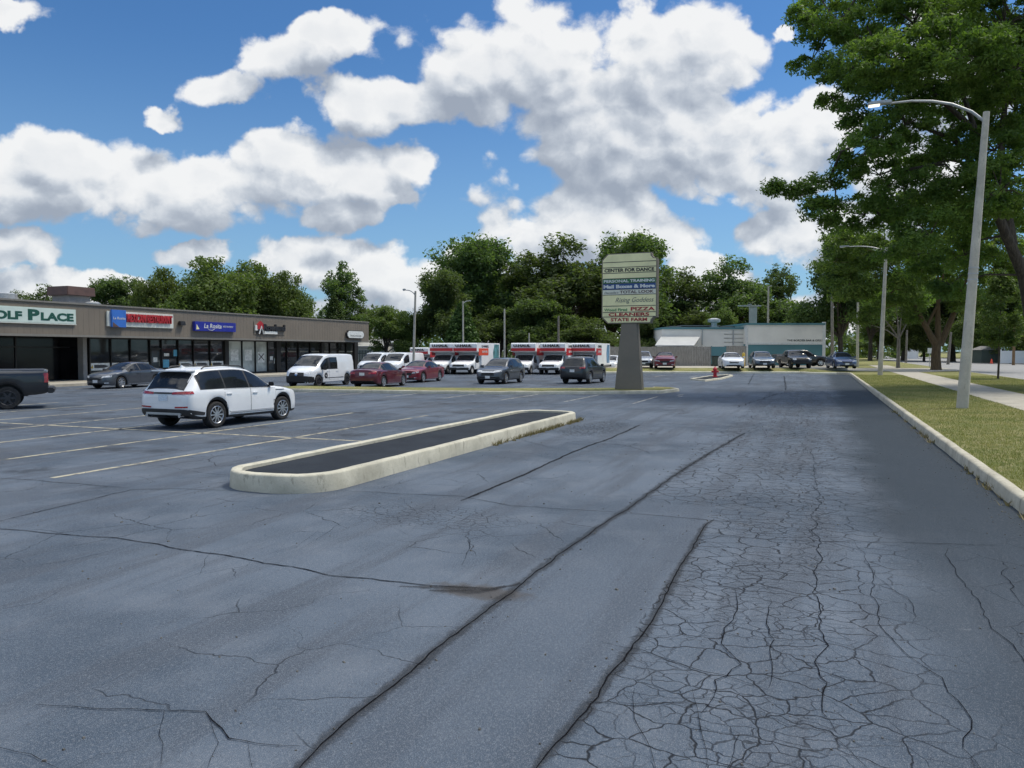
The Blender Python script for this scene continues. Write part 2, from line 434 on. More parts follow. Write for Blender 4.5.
def paint_line(name, col, wear):
    m, t, b = mat(name); pos = t.pos()
    n = t.noise(pos, 3.5, 7, .72); n2 = t.noise(pos, 40, 4, .7); n3 = t.noise(pos, .6, 3, .5)
    t.put(b.inputs['Base Color'], t.mix(t.ss(n2, .4, .7), col, tuple(c*.72 for c in col))); b.inputs['Roughness'].default_value = .75
    t.put(b.inputs['Alpha'], t.mul(t.ss(t.add(n, t.mul(t.sub(n2, .5), .5)), wear-.10, wear+.10), t.ss(n3, .30, .50, .45, .95)))
    return m
M['line_yellow'] = paint_line('faded_yellow_paint', (.50, .455, .33), .44)
M['line_white'] = paint_line('faded_white_paint', (.46, .45, .41), .45)

def concrete(name, a, bcol, stain=.5):
    m, t, b = mat(name); pos = t.pos()
    n = t.noise(pos, 2.2, 7, .68); n2 = t.noise(pos, 26, 4, .7); n3 = t.noise(pos, .8, 4, .6)
    c = t.mix(t.ss(n, .3, .7), a, bcol)
    c = t.mix(t.mul(t.ss(n3, .48, .70), stain), c, tuple(x*.55 for x in a))
    c = t.mix(t.ss(n2, .56, .70, 0, .5), c, tuple(x*.6 for x in a))
    n4 = t.noise(t.vec('MULTIPLY', pos, (1, 1, .35)), 7, 6, .75)
    c = t.mix(t.mul(t.ss(n4, .56, .68), stain*1.2), c, tuple(x*.42 for x in a))
    t.put(b.inputs['Base Color'], c); b.inputs['Roughness'].default_value = .85
    t.put(b.inputs['Normal'], t.bump(t.add(n, n2), .35, .015))
    return m
M['kerb'] = concrete('painted_kerb', (.44, .415, .325), (.57, .54, .435), .5)
M['kerb_pale'] = concrete('pale_kerb', (.58, .55, .43), (.68, .65, .52), .2)
M['kerb_grey'] = concrete('kerb_concrete', (.37, .34, .265), (.52, .485, .385), .55)
M['walk'] = concrete('sidewalk_concrete', (.36, .33, .27), (.46, .425, .35), .3)
M['street'] = concrete('street_concrete', (.25, .245, .235), (.31, .305, .295), .25)
M['pole'] = concrete('pole_concrete', (.42, .395, .33), (.53, .50, .42), .4)

def sealed():
    m, t, b = mat('fresh_sealed_asphalt'); pos = t.pos()
    n = t.noise(pos, 1.2, 6, .65); n2 = t.noise(pos, 60, 3, .7)
    c = t.mix(t.ss(n, .3, .7), (.020, .024, .031), (.030, .036, .045)); c = t.mix(t.ss(n2, .6, .75, 0, .5), c, (.09, .09, .095))
    t.put(b.inputs['Base Color'], c); b.inputs['Roughness'].default_value = .8; b.inputs['Specular IOR Level'].default_value = .12; t.put(b.inputs['Normal'], t.bump(n2, .4, .01))
    return m
M['sealed'] = sealed()

def grassy(name, a, bcol, c3):
    m, t, b = mat(name); pos = t.pos()
    n = t.noise(pos, .55, 6, .65); n2 = t.noise(pos, 7, 5, .7); n3 = t.noise(pos, 60, 3, .7)
    c = t.mix(t.ss(n, .42, .58), a, bcol); c = t.mix(t.ss(n2, .46, .66, 0, .9), c, c3); c = t.mix(t.ss(n3, .45, .65, 0, .5), c, tuple(x*.5 for x in a))
    t.put(b.inputs['Base Color'], c); b.inputs['Roughness'].default_value = .9; b.inputs['Specular IOR Level'].default_value = .15
    t.put(b.inputs['Normal'], t.bump(t.add(n3, n2), .9, .04))
    return m
M['turf'] = grassy('verge_turf', (.175, .195, .062), (.265, .250, .100), (.38, .33, .17))
M['terrain'] = grassy('rough_ground', (.060, .075, .028), (.090, .095, .040), (.12, .11, .06))

def leafy(name, a, bcol, trans=.35, sc=.9, hue=.12):
    m, t, b = mat(name)
    oi = t.n.new('ShaderNodeObjectInfo'); co = t.coord('Object')
    n = t.noise(co, sc, 4, .6); n2 = t.noise(co, sc*9, 2, .6)
    c = t.mix(t.ss(n, .35, .65), a, bcol); c = t.mix(t.ss(n2, .4, .7, 0, .6), c, tuple(x*.62 for x in a))
    hs = t.n.new('ShaderNodeHueSaturation'); t.put(hs.inputs['Color'], c)
    t.put(hs.inputs['Value'], t.m('MULTIPLY_ADD', oi.outputs['Random'], .45, .78)); t.put(hs.inputs['Hue'], t.m('MULTIPLY_ADD', oi.outputs['Random'], .03, .485))
    c = hs.outputs[0]
    out = t.n['Material Output']
    t.put(b.inputs['Base Color'], c); b.inputs['Roughness'].default_value = .55; b.inputs['Specular IOR Level'].default_value = .25
    tr = t.node('ShaderNodeBsdfTranslucent'); t.put(tr.inputs[0], t.mix(1.0, c, (1.35, 1.5, .6), 'MULTIPLY'))
    mx = t.node('ShaderNodeMixShader'); mx.inputs[0].default_value = trans
    t.l.new(b.outputs[0], mx.inputs[1]); t.l.new(tr.outputs[0], mx.inputs[2]); t.l.new(mx.outputs[0], out.inputs[0])
    return m
M['leaf_dark'] = leafy('dark_foliage', (.088, .128, .050), (.124, .166, .062), .48)
M['leaf_olive'] = leafy('olive_foliage', (.105, .150, .042), (.150, .195, .062), .40)
M['leaf_cone'] = leafy('conifer_foliage', (.070, .115, .032), (.10, .15, .045), .2)
M['leaf_locust'] = leafy('locust_foliage', (.104, .160, .040), (.150, .205, .056), .50, .5)
M['leaf_young'] = leafy('young_foliage', (.085, .13, .035), (.13, .17, .05), .4)
M['blade'] = leafy('grass_blades', (.215, .228, .078), (.34, .305, .140), .25, .5)
M['dry'] = leafy('dry_weeds', (.20, .17, .09), (.26, .22, .12), .2, 2.0)
def bark(name, a, bcol):
    m, t, b = mat(name); co = t.coord('Object')
    n = t.noise(t.vec('MULTIPLY', co, (5, 5, .8)), 2.0, 6, .7)
    t.put(b.inputs['Base Color'], t.mix(t.ss(n, .35, .65), a, bcol)); b.inputs['Roughness'].default_value = .9
    t.put(b.inputs['Normal'], t.bump(n, .8, .05)); return m
M['bark'] = bark('bark', (.045, .035, .026), (.11, .088, .065))
M['bark_brown'] = bark('brown_bark', (.085, .055, .024), (.15, .10, .05))
M['wood_pole'] = bark('weathered_pole_wood', (.16, .14, .115), (.26, .235, .20))
M['wood_pole_brown'] = bark('brown_pole_wood', (.17, .10, .05), (.26, .17, .09))
M['fence_wood'] = bark('grey_fence_wood', (.24, .225, .20), (.36, .335, .30))

# plain finishes
S = simple
M['black'] = S('black_plastic', (.014, .014, .015), .55, var=.2)
M['dark_trim'] = S('dark_trim', (.025, .025, .027), .5, var=.2)
M['rubber'] = S('tyre_rubber', (.020, .020, .021), .85, var=.25, scale=20, dirt=.35)
M['alloy'] = S('alloy_rim', (.62, .63, .65), .28, metal=.85, var=.1)
M['alloy_dark'] = S('dark_rim', (.045, .045, .05), .35, metal=.5)
M['steel_wheel'] = S('white_steel_rim', (.55, .55, .54), .4)
M['chrome'] = S('chrome', (.75, .76, .78), .12, metal=1.0, var=.05)
M['plate'] = S('licence_plate', (.62, .70, .78), .4, var=.2, scale=30)
M['plate_w'] = S('white_plate', (.75, .75, .74), .4, var=.2, scale=30)
M['headlamp'] = S('headlamp_lens', (.58, .60, .62), .08, coat=1.0, var=.3, scale=12)
M['red_lens'] = S('red_lens', (.36, .015, .02), .15, coat=1.0, var=.35, scale=9)
M['amber'] = S('amber_lens', (.6, .22, .03), .2, coat=.8)
def glass(name, col, rough=.04, spec=.38):
    m, t, b = mat(name); co = t.coord('Object')
    t.put(b.inputs['Base Color'], t.mix(t.ss(t.noise(co, .9, 3, .5), .35, .65), col, tuple(c*1.7+.004 for c in col)))
    b.inputs['Roughness'].default_value = rough; b.inputs['Specular IOR Level'].default_value = spec
    return m
M['glass'] = glass('tinted_glass', (.012, .014, .017)); M['glass_lite'] = glass('pale_glass', (.050, .060, .066)); M['black_glass'] = glass('black_shop_glass', (.004, .004, .005), .12); M['shopglass'] = glass('shop_glass', (.022, .024, .026), .03, .6)
M['shopglass_pale'] = glass('papered_shop_glass', (.36, .39, .37), .1)
def car(name, col, metal=0.0, rough=.35): M[name] = S(name, col, rough, metal=metal, var=.05, scale=1.5, coat=.9)
car('paint_white', (.80, .81, .82)); car('paint_van', (.78, .80, .82)); car('paint_grey', (.095, .102, .115), .55); car('paint_darkgrey', (.028, .030, .034), .5)
car('paint_maroon', (.125, .010, .020), .3); car('paint_red', (.20, .012, .026), .25); car('paint_black', (.013, .013, .015), .2); car('paint_blue', (.085, .115, .215), .5)
car('paint_silver', (.42, .44, .46), .6); car('paint_bluegrey', (.12, .145, .17), .5); car('paint_charcoal', (.030, .031, .035), .4); car('paint_crimson', (.20, .022, .03), .3)
M['truck_white'] = S('truck_white', (.86, .87, .87), .45, var=.08, scale=1.2, dirt=.06); M['truck_red'] = S('truck_red', (.50, .030, .035), .4); M['truck_orange'] = S('truck_orange', (.75, .085, .035), .45)
M['truck_teal'] = S('truck_teal', (.10, .28, .30), .45, var=.5, scale=2); M['truck_blue'] = S('truck_blue', (.13, .27, .42), .45, var=.5, scale=1.5); M['text_dark'] = S('text_dark', (.02, .02, .022), .5)
M['fascia'] = S('taupe_metal_fascia', (.200, .168, .132), .6, var=.07, scale=.7, dirt=.12)
M['coping'] = S('coping', (.22, .205, .18), .5, var=.1); M['soffit'] = S('soffit', (.12, .11, .10), .8); M['mullion'] = S('dark_mullion', (.022, .021, .020), .5)
M['stucco'] = S('grey_stucco', (.27, .265, .26), .85, var=.12, scale=3, bump=.2); M['rust_cap'] = S('red_brown_metal', (.112, .064, .054), .6, var=.2, scale=2)
M['galv'] = S('galvanised', (.46, .47, .47), .45, metal=.5, var=.15, scale=4); M['roofing'] = S('roofing', (.20, .19, .18), .9)
M['sign_white'] = S('sign_white', (.66, .68, .62), .5, var=.08, scale=2); M['sign_mint'] = S('sign_mint', (.60, .70, .64), .5, var=.06, scale=2); M['sign_green'] = S('sign_green_letters', (.012, .085, .060), .5)
M['sign_blue'] = S('sign_blue', (.020, .030, .30), .4); M['sign_sky'] = S('sign_light_blue', (.045, .17, .56), .4, var=.1, scale=2); M['sign_red'] = S('sign_red_letters', (.42, .022, .03), .5, var=.15)
M['sign_cream'] = S('sign_cream', (.90, .84, .47), .55, var=.10, scale=1.3, dirt=.15); M['sign_cream2'] = S('sign_pale_cream', (.76, .75, .62), .55, var=.1, scale=1.3, dirt=.15); M['sign_line'] = S('sign_divider', (.09, .085, .065), .6)
M['sign_pgreen'] = S('sign_green_band', (.040, .165, .060), .5); M['sign_pblue'] = S('sign_blue_band', (.030, .085, .24), .5); M['letters_white'] = S('white_letters', (.72, .73, .70), .5); M['letters_grey'] = S('grey_script', (.20, .20, .17), .5)
M['letters_red'] = S('red_letters', (.40, .030, .035), .5); M['letters_green'] = S('green_letters', (.06, .25, .09), .5); M['pylon'] = S('pylon_taupe', (.205, .178, .138), .7, var=.10, scale=1.0, dirt=.15, bump=.1)
M['tan_wall'] = S('tan_wall', (.84, .81, .74), .8, var=.06, scale=.6, dirt=.08); M['teal_wall'] = S('teal_wall', (.10, .235, .26), .7, var=.1, scale=.6); M['white_trim'] = S('white_trim', (.72, .72, .69), .5)
M['block'] = S('pale_block', (.38, .36, .32), .85, var=.12, scale=1.2, bump=.2); M['shed_roof'] = S('pale_metal_roof', (.47, .47, .45), .5, var=.08, scale=1)
M['hydrant'] = S('hydrant_red', (.50, .020, .035), .4, var=.15, scale=10); M['bollard'] = S('yellow_paint', (.62, .42, .06), .5, dirt=.2); M['vinyl'] = S('white_vinyl', (.74, .75, .74), .5, var=.05)
M['poster'] = S('poster_paper', (.80, .82, .80), .6, var=.25, scale=5); M['banner_dark'] = S('banner_dark', (.05, .05, .055), .5, var=.3); M['poster_blue'] = S('poster_blue', (.12, .42, .62), .5); M['poster_yellow'] = S('poster_yellow', (.70, .60, .10), .5)
M['lens'] = S('lamp_lens', (.8, .75, .6), .3, emit=(1, .90, .70, 1.4)); M['shed_dark'] = S('dark_green_shed', (.055, .075, .060), .7)
M['interior'] = S('dim_interior', (.030, .026, .022), .9, var=.3, scale=1)
# ------------------------------------------------------------------ ground, pavements, markings
def sheet(name, poly, z, m, dense=None):
    mb = MB(); mb.quad([(p[0], p[1], z) for p in poly]); return struct(mb.build(name, m, recalc=False))
def wpoly(pts, z=0): return [W(u, v, z) for u, v in pts]

g = MB(); R_ = 2500
g.quad([(-R_, -200, -.06), (R_, -200, -.06), (R_, R_, -.06), (-R_, R_, -.06)]); struct(g.build('ground', M['terrain'], recalc=False))
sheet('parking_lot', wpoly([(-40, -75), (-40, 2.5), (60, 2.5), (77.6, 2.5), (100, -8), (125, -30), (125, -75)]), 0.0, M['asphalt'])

def loop_kerb(poly, h, wd, name, m, fill_m=None, fill_z=None, closed=True, rnd=.035, wob=.012, seed=1):
    """a kerb of width wd and height h along the inside of an outline (list of xy, counter-clockwise), rounded edges, slightly uneven"""
    rr = random.Random(seed); P = [Vector((p[0], p[1], 0)) for p in poly]
    # resample
    Q = []
    n = len(P); last = n if closed else n-1
    for i in range(last):
        a, b = P[i], P[(i+1) % n]; k = max(1, int((b-a).length/.45))
        for j in range(k): Q.append(a.lerp(b, j/k))
    if not closed: Q.append(P[-1])
    prof = [(0, -.02), (.015, h-rnd), (.015+rnd*.4, h-rnd*.3), (.02+rnd*1.2, h), (wd-rnd, h+.002), (wd-.004, h-rnd*.6), (wd, -.02)]
    mb = MB(); N = len(Q)
    inner = []
    for i, p in enumerate(Q):
        a = Q[(i-1) % N] if closed or i > 0 else p; b = Q[(i+1) % N] if closed or i < N-1 else p
        t = (b-a).normalized(); nn = Vector((-t.y, t.x, 0))   # to the left = inside for ccw
        jx, jz = rr.uniform(-wob, wob), rr.uniform(-wob, wob)*.6
        for d, z in prof:
            q = p+nn*(d+jx*(1 if d < wd*.5 else .4)); mb.v.append((q.x, q.y, z+(jz if z > 0 else 0)))
        q = p+nn*(wd-.01); inner.append((q.x, q.y))
    k = len(prof)
    for i in range(N if closed else N-1):
        j = (i+1) % N
        for a in range(k-1):
            mb.f.append((i*k+a, j*k+a, j*k+a+1, i*k+a+1)); mb.mi.append(0)
    if not closed:
        mb.f.append(tuple(range(k-1, -1, -1))); mb.mi.append(0); mb.f.append(tuple((N-1)*k+a for a in range(k))); mb.mi.append(0)
    o = mb.build(name, m, smooth=50); struct(o)
    if fill_m is not None:
        f = MB(); f.quad([(x, y, fill_z) for x, y in inner]); struct(f.build(name+'_infill', fill_m, recalc=False))
    return o
def arc(cx, cy, r, a0, a1, n): return [(cx+r*math.cos(rad(a0+(a1-a0)*i/n)), cy+r*math.sin(rad(a0+(a1-a0)*i/n))) for i in range(n+1)]
def uvpoly(pts): return [W(u, v).xy for u, v in pts]

# parking island: outline in (u, v) then to the world; orientation: ccw in the world
def rrect(u0, u1, v0, v1, r):
    # ccw in world: +u, then +v is to the right, so go u0,v1 -> u1,v1 -> u1,v0 -> u0,v0
    out = []
    for cu, cv, s in ((u1-r, v1-r, 0), (u1-r, v0+r, 1), (u0+r, v0+r, 2), (u0+r, v1-r, 3)):
        for i in range(7):
            a = rad(90*s+90*i/6)
            out.append((cu+r*math.sin(a), cv+r*math.cos(a)))
    return out
isl = rrect(9.14, 22.6, -8.70, -6.72, .80)
loop_kerb(uvpoly(isl), .27, .19, 'parking_island_kerb', M['kerb'], M['sealed'], .20, rnd=.03, wob=.009, seed=3)

# long turf strip with the pylon sign
st = [G(283, 391.6), G(400, 393.6), G(500, 394.4), G(600, 394.4), G(662, 393.6), G(673, 392.2)]
st = [Vector((p.x, p.y)) for p in st]
strip = [tuple(p) for p in st] + [(st[-1].x+.5, st[-1].y+.8), (st[-1].x+.4, st[-1].y+2.0), (st[-1].x-.5, st[-1].y+2.7)] + [(p.x, p.y+3.1) for p in reversed(st[:-1])]
strip = [(st[0].x-.9, st[0].y+1.6)] + strip
loop_kerb(strip, .16, .17, 'sign_strip_kerb', M['kerb'], M['turf'], .17, seed=5)
# small island round the hydrant
c = G(715, 377.5)
hyd = [G(690, 380.0), G(705, 381.6), G(722, 379.6), G(733, 376.4), G(728, 375.6), G(708, 377.2)]
loop_kerb([(p.x, p.y) for p in hyd], .13, .17, 'hydrant_island_kerb', M['kerb'], M['sealed'], .09, seed=8)
HYD_Y = c.y

# kerb on the right that turns along the far end of the lot
right = [W(u, 2.45).xy for u in np.arange(-6, 72, 1.5)]
corner_c = W(73.2, .6)
kr = [tuple(p) for p in right] + [tuple(W(73.2+1.85*math.sin(a), .6+1.85*math.cos(a)).xy) for a in (0.2, .5, .8, 1.1)]
e = Vector(kr[-1])
far_line = [tuple(e+Vector((-2, .55))), tuple(G(800, 373.4).xy), tuple(G(740, 373.4).xy), tuple(G(690, 373.2).xy), tuple(G(640, 373.2).xy), tuple(G(606, 373.4).xy)]
loop_kerb(list(reversed(kr)), .20, .19, 'kerb', M['kerb_grey'], closed=False, rnd=.04, wob=.007, seed=11)
loop_kerb(list(reversed([tuple(e)]+far_line)), .18, .22, 'end_kerb', M['kerb_pale'], closed=False, rnd=.05, wob=.01, seed=12)

# verge, sidewalk, street
V0, V1, V2, V3, V4 = 2.62, 6.1, 8.4, 12.7, 33.0
VZ = .185
sheet('verge', wpoly([(-8, V0), (-8, V3), (260, V3), (260, -2), (100, -2), (77, V0-1.2), (74.5, V0)]), VZ, M['turf'])
sw = MB()
for i in range(-6, 74):
    u0, u1 = i*1.55, (i+1)*1.55-.012
    z = VZ+.012+random.uniform(-.003, .003)
    sw.extrude([W(u0, V1, z-.05), W(u1, V1, z-.05), W(u1, V2, z-.05), W(u0, V2, z-.05)], (0, 0, .05))
struct(sw.build('sidewalk', M['walk']))
sheet('street', wpoly([(-30, V3+.15), (-30, V4), (700, V4), (700, V3+.15)]), .03, M['street'])
kb = MB()
for a, b in ((-30, 84), (97, 300)): kb.obox(W(a, V3-.02, -.02), D*(b-a), Nn*.17, (0, 0, .22))
kb.obox(W(-30, V4, -.02), D*400, Nn*.17, (0, 0, .2)); struct(kb.build('street_kerb', M['kerb_grey']))
sheet('far_verge', wpoly([(-30, V4+.15), (-30, V4+70), (700, V4+70), (700, V4+.15)]), .12, M['turf'])
# driveway apron crossing the verge to the far lot
sheet('driveway', wpoly([(80, 2.0), (79, 9), (84, V3+.2), (97, V3+.2), (95, 8), (94, -4)]), VZ+.03, M['walk'])
# far lot and its grass bank
PZ = .45
bank = MB(); n_ = 16
fl = [Vector(e)+Vector((-1.2, .5)), Vector(far_line[1]), Vector(far_line[2]), Vector(far_line[3]), Vector(far_line[4]), Vector(far_line[5])]
prev = None
for p in fl:
    row = [(p.x, p.y+.12, .18), (p.x, p.y+1.2, .34), (p.x, p.y+2.6, PZ+.004)]
    if prev:
        for a in range(2): bank.quad([prev[a], prev[a+1], row[a+1], row[a]])
    prev = row
bank.quad([(fl[0].x, fl[0].y+.12, .18), (fl[0].x, fl[0].y+2.6, PZ+.004), (fl[0].x+2.6, fl[0].y+2.4, VZ-.01), (fl[0].x+1.4, fl[0].y, VZ-.01)])
struct(bank.build('grass_bank', M['turf']))
pl = MB()
pts = [(fl[-1].x-3, fl[-1].y+2.5)]+[(p.x, p.y+2.5) for p in reversed(fl)]+[(fl[0].x+5, fl[0].y+6), (fl[0].x+20, fl[0].y+52), (fl[-1].x-3, fl[0].y+52)]
pl.prism(pts, -.05, PZ); struct(pl.build('far_lot', M['walk']))

# ---- painted stall lines (in road coordinates)
def lines(name, segs, wd, m, z=.006):
    mb = MB()
    for (ua, va), (ub, vb) in segs:
        a, b = W(ua, va), W(ub, vb); t = (b-a).normalized(); nn = Vector((-t.y, t.x, 0))*wd/2
        k = max(1, int((b-a).length/1.0))
        for i in range(k):
            p, q = a.lerp(b, i/k), a.lerp(b, (i+1)/k)
            mb.quad([(p-nn).to_tuple()[:2]+(z,), (q-nn).to_tuple()[:2]+(z,), (q+nn).to_tuple()[:2]+(z,), (p+nn).to_tuple()[:2]+(z,)])
    return struct(mb.build(name, m, recalc=False))
seg = []
for k in range(9): seg.append(((8.9, -11.75-2.83*k), (22.2, -11.85-2.83*k)))
seg.append(((15.25, -9.0), (15.25, -36)))
lines('stall_lines', seg, .115, M['line_yellow'])
seg2 = [((30.3, -6.9-2.87*k), (35.3+(.35*k if k < 12 else 4), -6.9-2.87*k)) for k in range(14)]
seg2 += [((62+k*.4, -9.6-2.87*k), (66.5+k*.4, -9.6-2.87*k)) for k in range(7)]
seg2 += [((35+1.5*k, -6.0-0.2*k), (36.2+1.5*k, -5.9-.2*k)) for k in range(2)]
lines('faded_stall_lines', seg2, .11, M['line_white'], z=.0064)

# ---- cracks and seams: thin ragged ribbons of filler lying on the asphalt
def ribbons(name, items, m, z=.0045):
    me_v, me_f, me_uv = [], [], []
    rr = random.Random(21)
    for pts, wd, jit in items:
        P = [G(x, y) for x, y in pts]; Q = []
        for a, b in zip(P[:-1], P[1:]):
            k = max(2, int((b-a).length/.10)); Q += [a.lerp(b, i/k) for i in range(k)]
        Q.append(P[-1])
        off = 0; j2 = [rr.uniform(-1, 1) for _ in range(len(Q)//3+3)]
        base = len(me_v)
        for i, p in enumerate(Q):
            a = Q[max(0, i-2)]; b = Q[min(len(Q)-1, i+2)]; t = (b-a).normalized(); nn = Vector((-t.y, t.x, 0))
            s = i/3.0; i0 = int(s); lo = j2[i0]*(1-(s-i0))+j2[i0+1]*(s-i0)
            o = (lo*.9+rr.uniform(-.30, .30))*jit
            w_ = wd*(.75+.5*rr.random())*min(1, .35+min(i, len(Q)-1-i)*.15)
            for sg in (-.5, .5):
                q = p+nn*(o+sg*w_); me_v.append((q.x, q.y, z))
        for i in range(len(Q)-1):
            k = base+2*i; me_f.append((k, k+2, k+3, k+1)); me_uv += [(0, i), (0, i+1), (1, i+1), (1, i)]
        z += .00012
    me = bpy.data.meshes.new(name); me.from_pydata(me_v, [], me_f); me.materials.append(m)
    ul = me.uv_layers.new(name='UVMap'); ul.data.foreach_set('uv', np.array(me_uv, dtype=np.float32).ravel())
    return struct(link(name, me))
ribbons('asphalt_seams', [
    ([(290, 776), (353, 717), (410, 672), (500, 600), (572, 545), (620, 514), (690, 465), (745, 433)], .15, .01),
    ([(528, 776), (565, 735), (640, 640), (705, 525), (714, 520)], .13, .01),
    ([(640, 425), (609, 439), (578, 450), (545, 465), (519, 477), (462, 501)], .10, .02),
    ([(400, 586), (450, 589), (490, 590), (520, 583)], .16, .03),
    ([(430, 590), (480, 592), (508, 588)], .22, .05),
], M['seam'])
ribbons('asphalt_cracks', [
    ([(290, 776), (353, 717), (410, 672), (500, 600), (572, 545), (620, 514), (690, 465), (745, 433)], .014, .025),
    ([(528, 776), (565, 735), (640, 640), (705, 525), (714, 520)], .014, .022),
    ([(640, 425), (609, 439), (578, 450), (545, 465), (519, 477), (462, 501)], .03, .03),
    ([(-20, 528), (60, 534), (130, 540), (190, 551), (250, 560), (330, 576), (410, 584), (480, 588)], 0.0216, .035),
    ([(-10, 524), (70, 505), (130, 490), (175, 489), (236, 491)], 0.0216, .04),
    ([(-5, 478), (50, 482), (130, 488)], 0.0180, .03),
    ([(340, 491), (460, 497), (512, 506), (620, 513)], 0.0180, .04),
    ([(620, 513), (714, 521), (770, 523)], 0.0180, .02),
    ([(700, 536), (790, 541), (900, 543), (1000, 546)], 0.0126, .03),
    ([(812, 450), (818, 500), (813, 520), (822, 560), (816, 590), (823, 640), (820, 670), (826, 731)], 0.0100, .05),
    ([(826, 731), (845, 745), (870, 775)], 0.0078, .03), ([(826, 731), (900, 742), (960, 745)], 0.0072, .03),
    ([(947, 549), (964, 584), (985, 612), (1008, 645), (1030, 680)], 0.0078, .05),
    ([(866, 560), (882, 624), (902, 649), (947, 679), (962, 710), (968, 740), (984, 775)], 0.0078, .05),
    ([(850, 540), (880, 578), (905, 600), (912, 625)], 0.0056, .05),
    ([(1000, 560), (1010, 590), (1030, 610)], 0.0072, .05),
    ([(40, 703), (110, 709), (170, 711), (207, 712), (232, 738), (260, 742), (300, 746)], 0.0108, .03),
    ([(207, 714), (214, 745), (206, 775)], 0.0058, .03), ([(250, 742), (247, 775)], 0.0058, .03), ([(160, 712), (164, 745), (158, 772)], 0.0058, .03), ([(60, 775), (100, 755), (145, 748)], 0.0050, .03),
    ([(-10, 745), (30, 756), (60, 772)], 0.0090, .03),
    ([(-10, 612), (40, 604), (60, 592)], 0.0090, .03), ([(0, 570), (70, 561), (132, 546)], 0.0079, .04),
    ([(200, 576), (205, 560), (212, 552)], 0.0050, .02), ([(160, 588), (200, 574), (235, 566)], 0.0058, .03),
    ([(462, 566), (472, 548), (470, 540), (498, 533)], 0.0079, .03), ([(400, 540), (440, 534), (500, 537), (560, 534)], 0.0064, .04), ([(385, 525), (410, 536), (440, 534)], 0.0050, .02),
    ([(300, 548), (330, 532), (345, 520)], 0.0050, .03), ([(260, 558), (300, 545), (320, 530)], 0.0043, .03),
    ([(560, 700), (650, 705), (760, 712), (830, 730)], 0.0064, .04),
    ([(637, 690), (634, 720), (648, 750), (655, 775)], 0.0072, .03), ([(690, 690), (700, 720), (705, 775)], 0.0064, .03), ([(715, 722), (740, 735), (730, 775)], 0.0064, .03),
    ([(600, 645), (640, 652), (690, 668), (740, 680), (770, 690)], 0.0108, .05),
    ([(735, 590), (730, 620), (722, 645), (735, 665), (720, 690), (700, 715)], 0.0100, .05),
    ([(772, 600), (768, 640), (775, 670), (770, 690)], 0.0094, .04),
    ([(640, 590), (680, 588), (740, 585), (800, 590), (822, 595)], 0.0079, .04),
    ([(655, 560), (690, 566), (750, 562), (815, 566)], 0.0064, .04),
    ([(768, 436), (820, 432)], 0.0216, .05), ([(748, 385), (755, 372)], 0.0432, .05), ([(786, 390), (784, 376)], 0.0575, .08), ([(735, 408), (770, 396), (790, 392)], 0.0360, .1),
    ([(640, 405), (720, 405), (800, 408)], 0.0360, .05), ([(600, 420), (690, 424), (745, 425)], 0.0216, .05), ([(430, 432), (520, 440), (560, 450)], 0.0144, .05),
], M['crack'], z=.0060)

# ---- loose bits on the asphalt: small stones and leaf scraps
rr = random.Random(5); mb = MB()
for i in range(1700):
    u, v = rr.uniform(1.5, 26), rr.uniform(-13, 2.3)
    if i % 3 == 0: v = 2.40-abs(rr.gauss(0, .16))
    if i % 6 == 1: v = rr.choice((-2.4, -1.3, .02))+rr.gauss(0, .10)
    p = W(u, v); s = rr.uniform(.004, .014)*(1.6 if i % 17 == 0 else 1); a = rr.random()*3
    mb.box((p.x, p.y, s*.35), (s*rr.uniform(1, 2.2), s, s*.7), a, taper=.6)
tag(mb.build('gravel', S('pebbles', (.12, .115, .105), .9, var=.6, scale=3)), 'small stones and grit scattered over the asphalt', 'gravel', kind='stuff')

# ---- grass blades on the near verge and dry weeds along the kerbs
def blades(name, pts, h0, h1, m, lab, cat, spread=.6, wd=.006):
    n = len(pts); pts = np.asarray(pts, float)
    a = RNG.uniform(0, 2*np.pi, n); h = RNG.uniform(h0, h1, n); b = RNG.uniform(0, 2*np.pi, n); ln = RNG.uniform(.1, spread, n)*h
    w_ = wd*(1+RNG.random(n))
    ca, sa = np.cos(a)*w_, np.sin(a)*w_
    tip = pts+np.stack([np.cos(b)*ln, np.sin(b)*ln, h], 1)
    v = np.empty((n, 3, 3)); v[:, 0] = pts+np.stack([ca, sa, 0*ca], 1); v[:, 1] = pts-np.stack([ca, sa, 0*ca], 1); v[:, 2] = tip
    o = np_mesh(name, v.reshape(-1, 3), None, 3, m); return tag(o, lab, cat, kind='stuff')
def w_np(u, v, z): return np.stack([D.x*u+Nn.x*v, D.y*u+Nn.y*v, np.full_like(u, z)], 1)
n = 260000
uu = 6+RNG.random(n)**1.7*62; vv = RNG.uniform(V0+.0, V3, n); keep = (vv < V1+.03) | (vv > V2-.03); uu, vv = uu[keep], vv[keep]
far = np.clip((uu-8)/40, 0, 1)
pts = w_np(uu, vv, VZ-.005)
blades('grass', pts, .025, .065, M['blade'], 'short patchy olive turf on the verge beside the lot', 'grass', .9, .005)
w = []
for i in range(260):     # tufts along the island's drive side and both kerbs
    r = rr.random()
    if r < .62: u, v = rr.uniform(15.5, 22.5), -6.74+abs(rr.gauss(0, .05)); ok = rr.random() < (u-14)/8
    else: u, v = rr.uniform(7, 30), 2.43-abs(rr.gauss(0, .03)); ok = rr.random() < .28
    if not ok: continue
    p = W(u, v)
    for _ in range(rr.randint(10, 26)): w.append((p.x+rr.gauss(0, .04), p.y+rr.gauss(0, .04), 0.0))
blades('weeds', w, .03, .14, M['dry'], 'dry weed tufts growing from the kerb joints', 'weeds', 1.3, .006)
